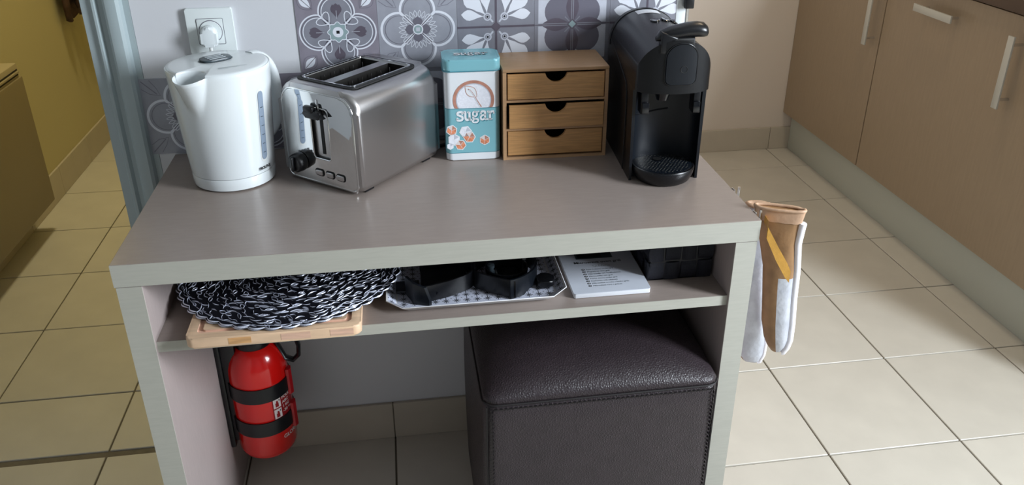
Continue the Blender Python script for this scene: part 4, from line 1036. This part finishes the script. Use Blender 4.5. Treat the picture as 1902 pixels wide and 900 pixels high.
# bracket plate with two straps
br = box('bracket_plate', (T+0.001-EX, -0.030, 0.135), (T+0.012-EX, 0.030, 0.420), 'black', t, bev=0.003)
box('bracket_spine', (T+0.010-EX, -0.026, 0.150), (-0.034, 0.026, 0.405), 'black', br, bev=0.003)
for z_ in (0.2835, 0.1985):
    h_ = 0.034
    ringo = []
    for zz, rr_ in ((z_-h_/2, ER+0.0004), (z_-h_/2, ER+0.0030), (z_+h_/2, ER+0.0030), (z_+h_/2, ER+0.0004)):
        ringo.append([(rr_*math.cos(a), rr_*math.sin(a), zz) for a in [2*PI*i/56 for i in range(56)]])
    ringo.append(ringo[0]); st = loft('strap', ringo, 'black', t, cap=False, auto=40)
    a = math.radians(-12)
    cl = loft('buckle', [[((ER+0.001+dx)*math.cos(a)+dy*-math.sin(a), (ER+0.001+dx)*math.sin(a)+dy*math.cos(a), z_+zz) for dx, dy in ((0, -0.009), (0.006, -0.008), (0.009, 0), (0.006, 0.008), (0, 0.009))] for zz in (-0.028, -0.024, 0.0, 0.018, 0.030, 0.033)], 'red_dk', st, auto=40)
def wrap(a0, a1, z0_, z1_, m_, name, par, off=0.0003, n_=10):
    V = []; F = []
    for i in range(n_+1):
        a = a0+(a1-a0)*i/n_
        for z in (z0_, z1_): V.append(((ER+off)*math.cos(a), (ER+off)*math.sin(a), z))
    for i in range(n_): F.append((2*i, 2*i+2, 2*i+3, 2*i+1))
    return finish(name, V, F, m_, par, smooth=True)
lb = wrap(math.radians(-62), math.radians(-5), 0.213, 0.268, 'label_red', 'instruction_label', t)
wrap(math.radians(-60), math.radians(-44), 0.243, 0.266, 'label_wh', 'pictogram', lb, 0.0006); wrap(math.radians(-60), math.radians(-44), 0.217, 0.240, 'label_wh', 'pictogram', lb, 0.0006)
for z_ in (0.2545, 0.2285):
    wrap(math.radians(-56), math.radians(-49), z_-0.009, z_+0.001, 'label_red', 'pictogram_figure', lb, 0.0009, 4); wrap(math.radians(-54), math.radians(-50), z_+0.001, z_+0.006, 'label_red', 'pictogram_figure', lb, 0.0009, 3)
    wrap(math.radians(-48), math.radians(-46), z_+0.004, z_+0.008, 'ink', 'pictogram_figure', lb, 0.0009, 2)
def curved_text(txt, a0, z, size, name, m_='label_wh', vertical=False):
    cu_ = bpy.data.curves.new('t', 'FONT'); cu_.body = txt; cu_.size = size; cu_.offset = size*0.02
    o = bpy.data.objects.new('t', cu_); C.objects.link(o); dg = bpy.context.evaluated_depsgraph_get()
    me = bpy.data.meshes.new_from_object(o.evaluated_get(dg)); bpy.data.objects.remove(o)
    V = []
    for v in me.vertices:
        x, y = v.co.x, v.co.y; a = a0+x/ER; V.append(((ER+0.0009)*math.cos(a), (ER+0.0009)*math.sin(a), z+y))
    F = [tuple(p_.vertices) for p_ in me.polygons]; bpy.data.meshes.remove(me)
    return finish(name, V, F, m_, t)
for i, s_ in enumerate(['POUDRE', 'ABC', '1 KG', '-30 +60']): curved_text(s_, math.radians(-41), 0.258-i*0.011, 0.0095, 'label_lettering')
curved_text('GLORIA', math.radians(-48), 0.160, 0.0125, 'label_lettering')

# ------------------------------------------------------------------ oven mitts and hooks on the right side
def hook(x, y, z, label):
    t = thing('wall_hook', label, 'hook', (x, y, z), 0, 'metal hooks on the side of the table')
    box('back_plate', (0.0, -0.006, -0.020), (0.0025, 0.006, 0.012), 'chrome_b', t, bev=0.001)
    tube('hook_arm', [(0.002, 0, -0.008), (0.008, 0, -0.010), (0.0115, 0, -0.005), (0.0115, 0, 0.014)], 0.0024, 'chrome_b', t, n=8)
    return t
hook(W+0.0003, 0.126, 0.738, 'bare metal hook on the table side behind the oven mitts')
hook(W+0.0003, 0.032, 0.738, 'metal hook holding up the oven mitts by the table corner')
def mitt(name, label, secs, m_, patch, ang_pipe=True, seed=1):
    # secs: list of (cx, cy, z, half width, half thickness, direction angle of width)
    t = thing(name, label, 'oven mitt', (secs[0][0], secs[0][1], secs[0][2]), 0, 'pair of oven mitts')
    O = Vector((secs[0][0], secs[0][1], secs[0][2])); rings = []; n_ = 28; rnd_ = random.Random(seed)
    S = []
    for i in range(len(secs)-1):
        for q in range(4):
            e = q/4; S.append(tuple(a+(b-a)*e for a, b in zip(secs[i], secs[i+1])))
    S.append(secs[-1])
    for (cx, cy, z, hw, ht, an) in S:
        ring = []
        for i in range(n_):
            a = 2*PI*i/n_; x = hw*math.copysign(abs(math.cos(a))**0.85, math.cos(a)); y = ht*math.copysign(abs(math.sin(a))**0.8, math.sin(a))
            ring.append(Vector((cx+x*math.cos(an)-y*math.sin(an), cy+x*math.sin(an)+y*math.cos(an), z+rnd_.uniform(-.0006, .0006)))-O)
        rings.append(ring)
    return t, O, rings, S
s1 = []
for z, l, r, ht in ((0.752, 1.020, 1.090, 0.010), (0.725, 1.026, 1.087, 0.012), (0.693, 1.033, 1.086, 0.014), (0.640, 1.046, 1.093, 0.017), (0.585, 1.052, 1.096, 0.019), (0.529, 1.058, 1.101, 0.020), (0.495, 1.066, 1.103, 0.019), (0.478, 1.073, 1.101, 0.015), (0.466, 1.081, 1.097, 0.009), (0.463, 1.087, 1.090, 0.002)):
    s1.append(((l+r)/2, 0.030, z, (r-l)/2*1.04/math.cos(0.45), ht, -0.45))
def fm_mitt(rings, cond):
    n_ = len(rings[0]); fm = []
    for k_ in range(len(rings)-1):
        for i in range(n_): fm.append(cond(k_/(len(rings)-1), (i+0.5)/n_))
    return fm+[0, 0]
def build_mitt(t, rings, mats, cond):
    n_ = len(rings[0]); V = [p_ for r in rings for p_ in r]; F = []
    for k_ in range(len(rings)-1):
        for i in range(n_): F.append((k_*n_+i, k_*n_+(i+1) % n_, (k_+1)*n_+(i+1) % n_, (k_+1)*n_+i))
    F.append(tuple(range(n_))); F.append(tuple((len(rings)-1)*n_+i for i in range(n_))[::-1])
    me_o = finish('mitt_body', V, F, mats, t, fm_mitt(rings, cond), auto=70); return me_o
t, O, rings, S = mitt('oven_mitt', 'right oven mitt, tan with silver edge and gold loop', s1, 'tan', 'foil', seed=2)
# u runs ccw from the width direction: 0 = right end, 0.5 = left end, 0.75 = front
build_mitt(t, rings, ['tan', 'foil'], lambda k_, u: 1 if (u < 0.04 or u > 0.93 or (k_ > 0.36 and u > 0.745)) else 0)
V = [Vector(r[0]) for r in rings[3:-3]]
tube('piping', [tuple(v+Vector((0.0010, -0.003, 0))) for v in V], 0.0070, 'piping', t, n=8)
tube('cuff_hem', [tuple(Vector(q)+Vector((0, 0, 0.002))) for q in rings[0]], 0.0030, 'tan_l', t, n=8, closed=True)
loft('cuff', [[Vector((q.x*1.03, q.y*1.05, q.z)) for q in r] for r in rings[0:4]], 'tan_l', t, cap=False, auto=70)
# gold hanging loop running down across the front
gl = [(1.0305-O.x, 0.030-O.y, 0.738-O.z), (1.024-O.x, 0.004-O.y, 0.742-O.z), (1.020-O.x, -0.006-O.y, 0.735-O.z), (1.040-O.x, -0.010-O.y, 0.700-O.z), (1.060-O.x, -0.012-O.y, 0.668-O.z), (1.068-O.x, -0.013-O.y, 0.652-O.z)]
V = []; F = []
for i, q in enumerate(gl):
    hgt = (0.006, 0.008, 0.011, 0.015, 0.016, 0.012)[i]
    V += [Vector(q)+Vector((0, -0.001, 0.004)), Vector(q)+Vector((0, -0.001, -hgt*1.5)), Vector(q)+Vector((0, 0.001, -hgt*1.5)), Vector(q)+Vector((0, 0.001, 0.004))]
for i in range(len(gl)-1):
    for j in range(4): F.append((i*4+j, i*4+(j+1) % 4, (i+1)*4+(j+1) % 4, (i+1)*4+j))
F += [(3, 2, 1, 0), tuple(4*len(gl)-4+j for j in range(4))]
finish('hanging_loop', V, F, 'gold', t, auto=40)
s2 = []
for z, l, r, ht in ((0.735, 1.024, 1.060, 0.008), (0.70, 1.022, 1.060, 0.008), (0.62, 1.022, 1.066, 0.011), (0.56, 1.024, 1.072, 0.013), (0.50, 1.030, 1.080, 0.014), (0.453, 1.036, 1.088, 0.015), (0.425, 1.044, 1.088, 0.013), (0.408, 1.056, 1.084, 0.009), (0.403, 1.066, 1.076, 0.002)):
    s2.append(((l+r)/2, 0.082, z, (r-l)/2/math.cos(0.35), ht, -0.35))
t, O, rings, S = mitt('oven_mitt', 'left oven mitt, silver quilted, half behind the table corner', s2, 'foil', 'foil', seed=4)
build_mitt(t, rings, ['foil', 'tan'], lambda k_, u: 1 if 0.40 < u < 0.60 and k_ > .6 else 0)
tube('piping', [tuple(Vector(r[0])+Vector((0.001, -0.001, 0))) for r in rings[2:-2]], 0.0045, 'piping', t, n=8)
tube('cuff_hem', [tuple(Vector(q)+Vector((0, 0, 0.002))) for q in rings[0]], 0.0042, 'tan_l', t, n=8, closed=True)

# ------------------------------------------------------------------ kitchen base cabinets and worktop
def bar_handle(name, par, a, b, x=CABX, m_='alu'):
    # bar from point a to point b (y, z) standing 32 mm off the front
    (ya, za), (yb, zb) = a, b; vert = abs(za-zb) > abs(ya-yb)
    y0_, y1_ = sorted((ya, yb)); z0_, z1_ = sorted((za, zb)); hw = 0.0115
    if vert: h = box(name, (x-0.040, y0_-hw, z0_), (x-0.034, y0_+hw, z1_), m_, par, bev=0.001)
    else: h = box(name, (x-0.040, y0_, z0_-hw), (x-0.034, y1_, z0_+hw), m_, par, bev=0.001)
    for q in (0.12, 0.88):
        y, z = ya+(yb-ya)*q, za+(zb-za)*q
        tube('handle_post', [(x-0.035, y, z), (x+0.001, y, z)], 0.0045, 'chrome_b', h, n=12)
def cabinet(label, y0_, y1_, handles):
    t = thing('base_cabinet', label, 'cabinet', (CABX, (y0_+y1_)/2, 0), 0, 'kitchen base cabinets')
    oy_ = (y0_+y1_)/2
    box('carcass', (0.020, y0_-oy_+0.001, 0.1672), (0.58, y1_-oy_-0.001, 0.862), 'carcass', t)
    d_ = box('door', (0.0, y0_-oy_+0.0010, 0.168), (0.0185, y1_-oy_-0.0010, 0.8585), 'cab', t, bev=0.0008, seg=1)
    for a, b in handles: bar_handle('door_handle', d_, (a[0]-oy_, a[1]), (b[0]-oy_, b[1]), x=0.0)
cabinet('far corner taupe base cabinet with a vertical bar handle', 1.4865, 2.1035, [((1.521, 0.615), (1.521, 0.80))])
cabinet('wide taupe base cabinet with one level and one upright bar handle', 0.29, 1.4825, [((1.085, 0.797), (1.275, 0.797)), ((0.826, 0.612), (0.826, 0.812))])
tag(box('plinth_board', (CABX+0.040, 0.29, 0.0), (CABX+0.055, 2.0935, 0.1660), 'plinth', bev=0.0005), 'long greenish grey plinth board under the taupe base cabinets', 'plinth')
wt = box('worktop', (CABX-0.018, 0.27, 0.8655), (RX-0.001, FY-0.0005, 0.905), 'worktop', bev=0.002)
tag(wt, 'dark brown worktop edge above the taupe base cabinets', 'worktop')

# ------------------------------------------------------------------ panel heater on the hall wall
t = thing('panel_heater', 'electric panel heater with top grille on the yellowish hall wall', 'heater', (LX, 1.10, 0))
hy0, hy1 = -0.35, 0.655
box('casing', (0.012, hy0, 0.105), (0.085, hy1, 0.605), 'heater', t, bev=0.006)
fpn = box('front_panel', (0.085, hy0+0.004, 0.108), (0.094, hy1-0.004, 0.560), 'heater_dk', t, bev=0.003)
for zz, m_ in ((0.566, 'dark'), (0.582, 'dark')): box('grille_slot', (0.0835, hy0+0.02, zz), (0.0862, hy1-0.012, zz+0.0045), m_, t)
for zz in (0.5725,): box('grille_slat', (0.084, hy0+0.018, zz), (0.0895, hy1-0.010, zz+0.0075), 'heater', t, bev=0.001)
box('wall_bracket', (0.0005, -0.1, 0.20), (0.013, 0.4, 0.5), 'carcass', t)

# hanging cloth in the hall
t = thing('hanging_scarf', 'dark brown cloth end hanging on the hall wall by the door frame', 'scarf', (LX+0.012, 2.50, 0.0))
def cloth(y0_, y1_, x0_, zt, zb, ph, m_='scarf'):
    V = []; F = []; nx, nz = 12, 14
    for side in (0, 1):
        for i in range(nx+1):
            for j in range(nz+1):
                a, b = i/nx, j/nz; y = y0_+(y1_-y0_)*a+0.01*math.sin(b*5+ph); x = x0_+0.012*math.sin(a*9+ph)+(0.010 if side else 0)
                V.append((x, y, zt+(zb-zt)*b-0.01*math.sin(a*14)*(j == nz)))
    q = (nx+1)*(nz+1)
    for i in range(nx):
        for j in range(nz):
            a = i*(nz+1)+j; f = (a, a+1, a+nz+2, a+nz+1); F += [f[::-1], tuple(q+k_ for k_ in f)]
    for j in range(nz): F += [(j, j+1, q+j+1, q+j), (nx*(nz+1)+j, q+nx*(nz+1)+j, q+nx*(nz+1)+j+1, nx*(nz+1)+j+1)]
    for i in range(nx): a, b = i*(nz+1)+nz, (i+1)*(nz+1)+nz; F.append((a, b, q+b, q+a))
    return finish('cloth', V, F, m_, t, smooth=True)
cloth(-0.095, 0.065, 0.02, 1.55, 0.60, 0.3)
cloth(-0.05, 0.10, 0.045, 1.55, 0.64, 1.3)
tube('peg', [(-0.01, 0, 1.55), (0.075, 0, 1.56)], 0.008, 'chrome_b', t, n=10)
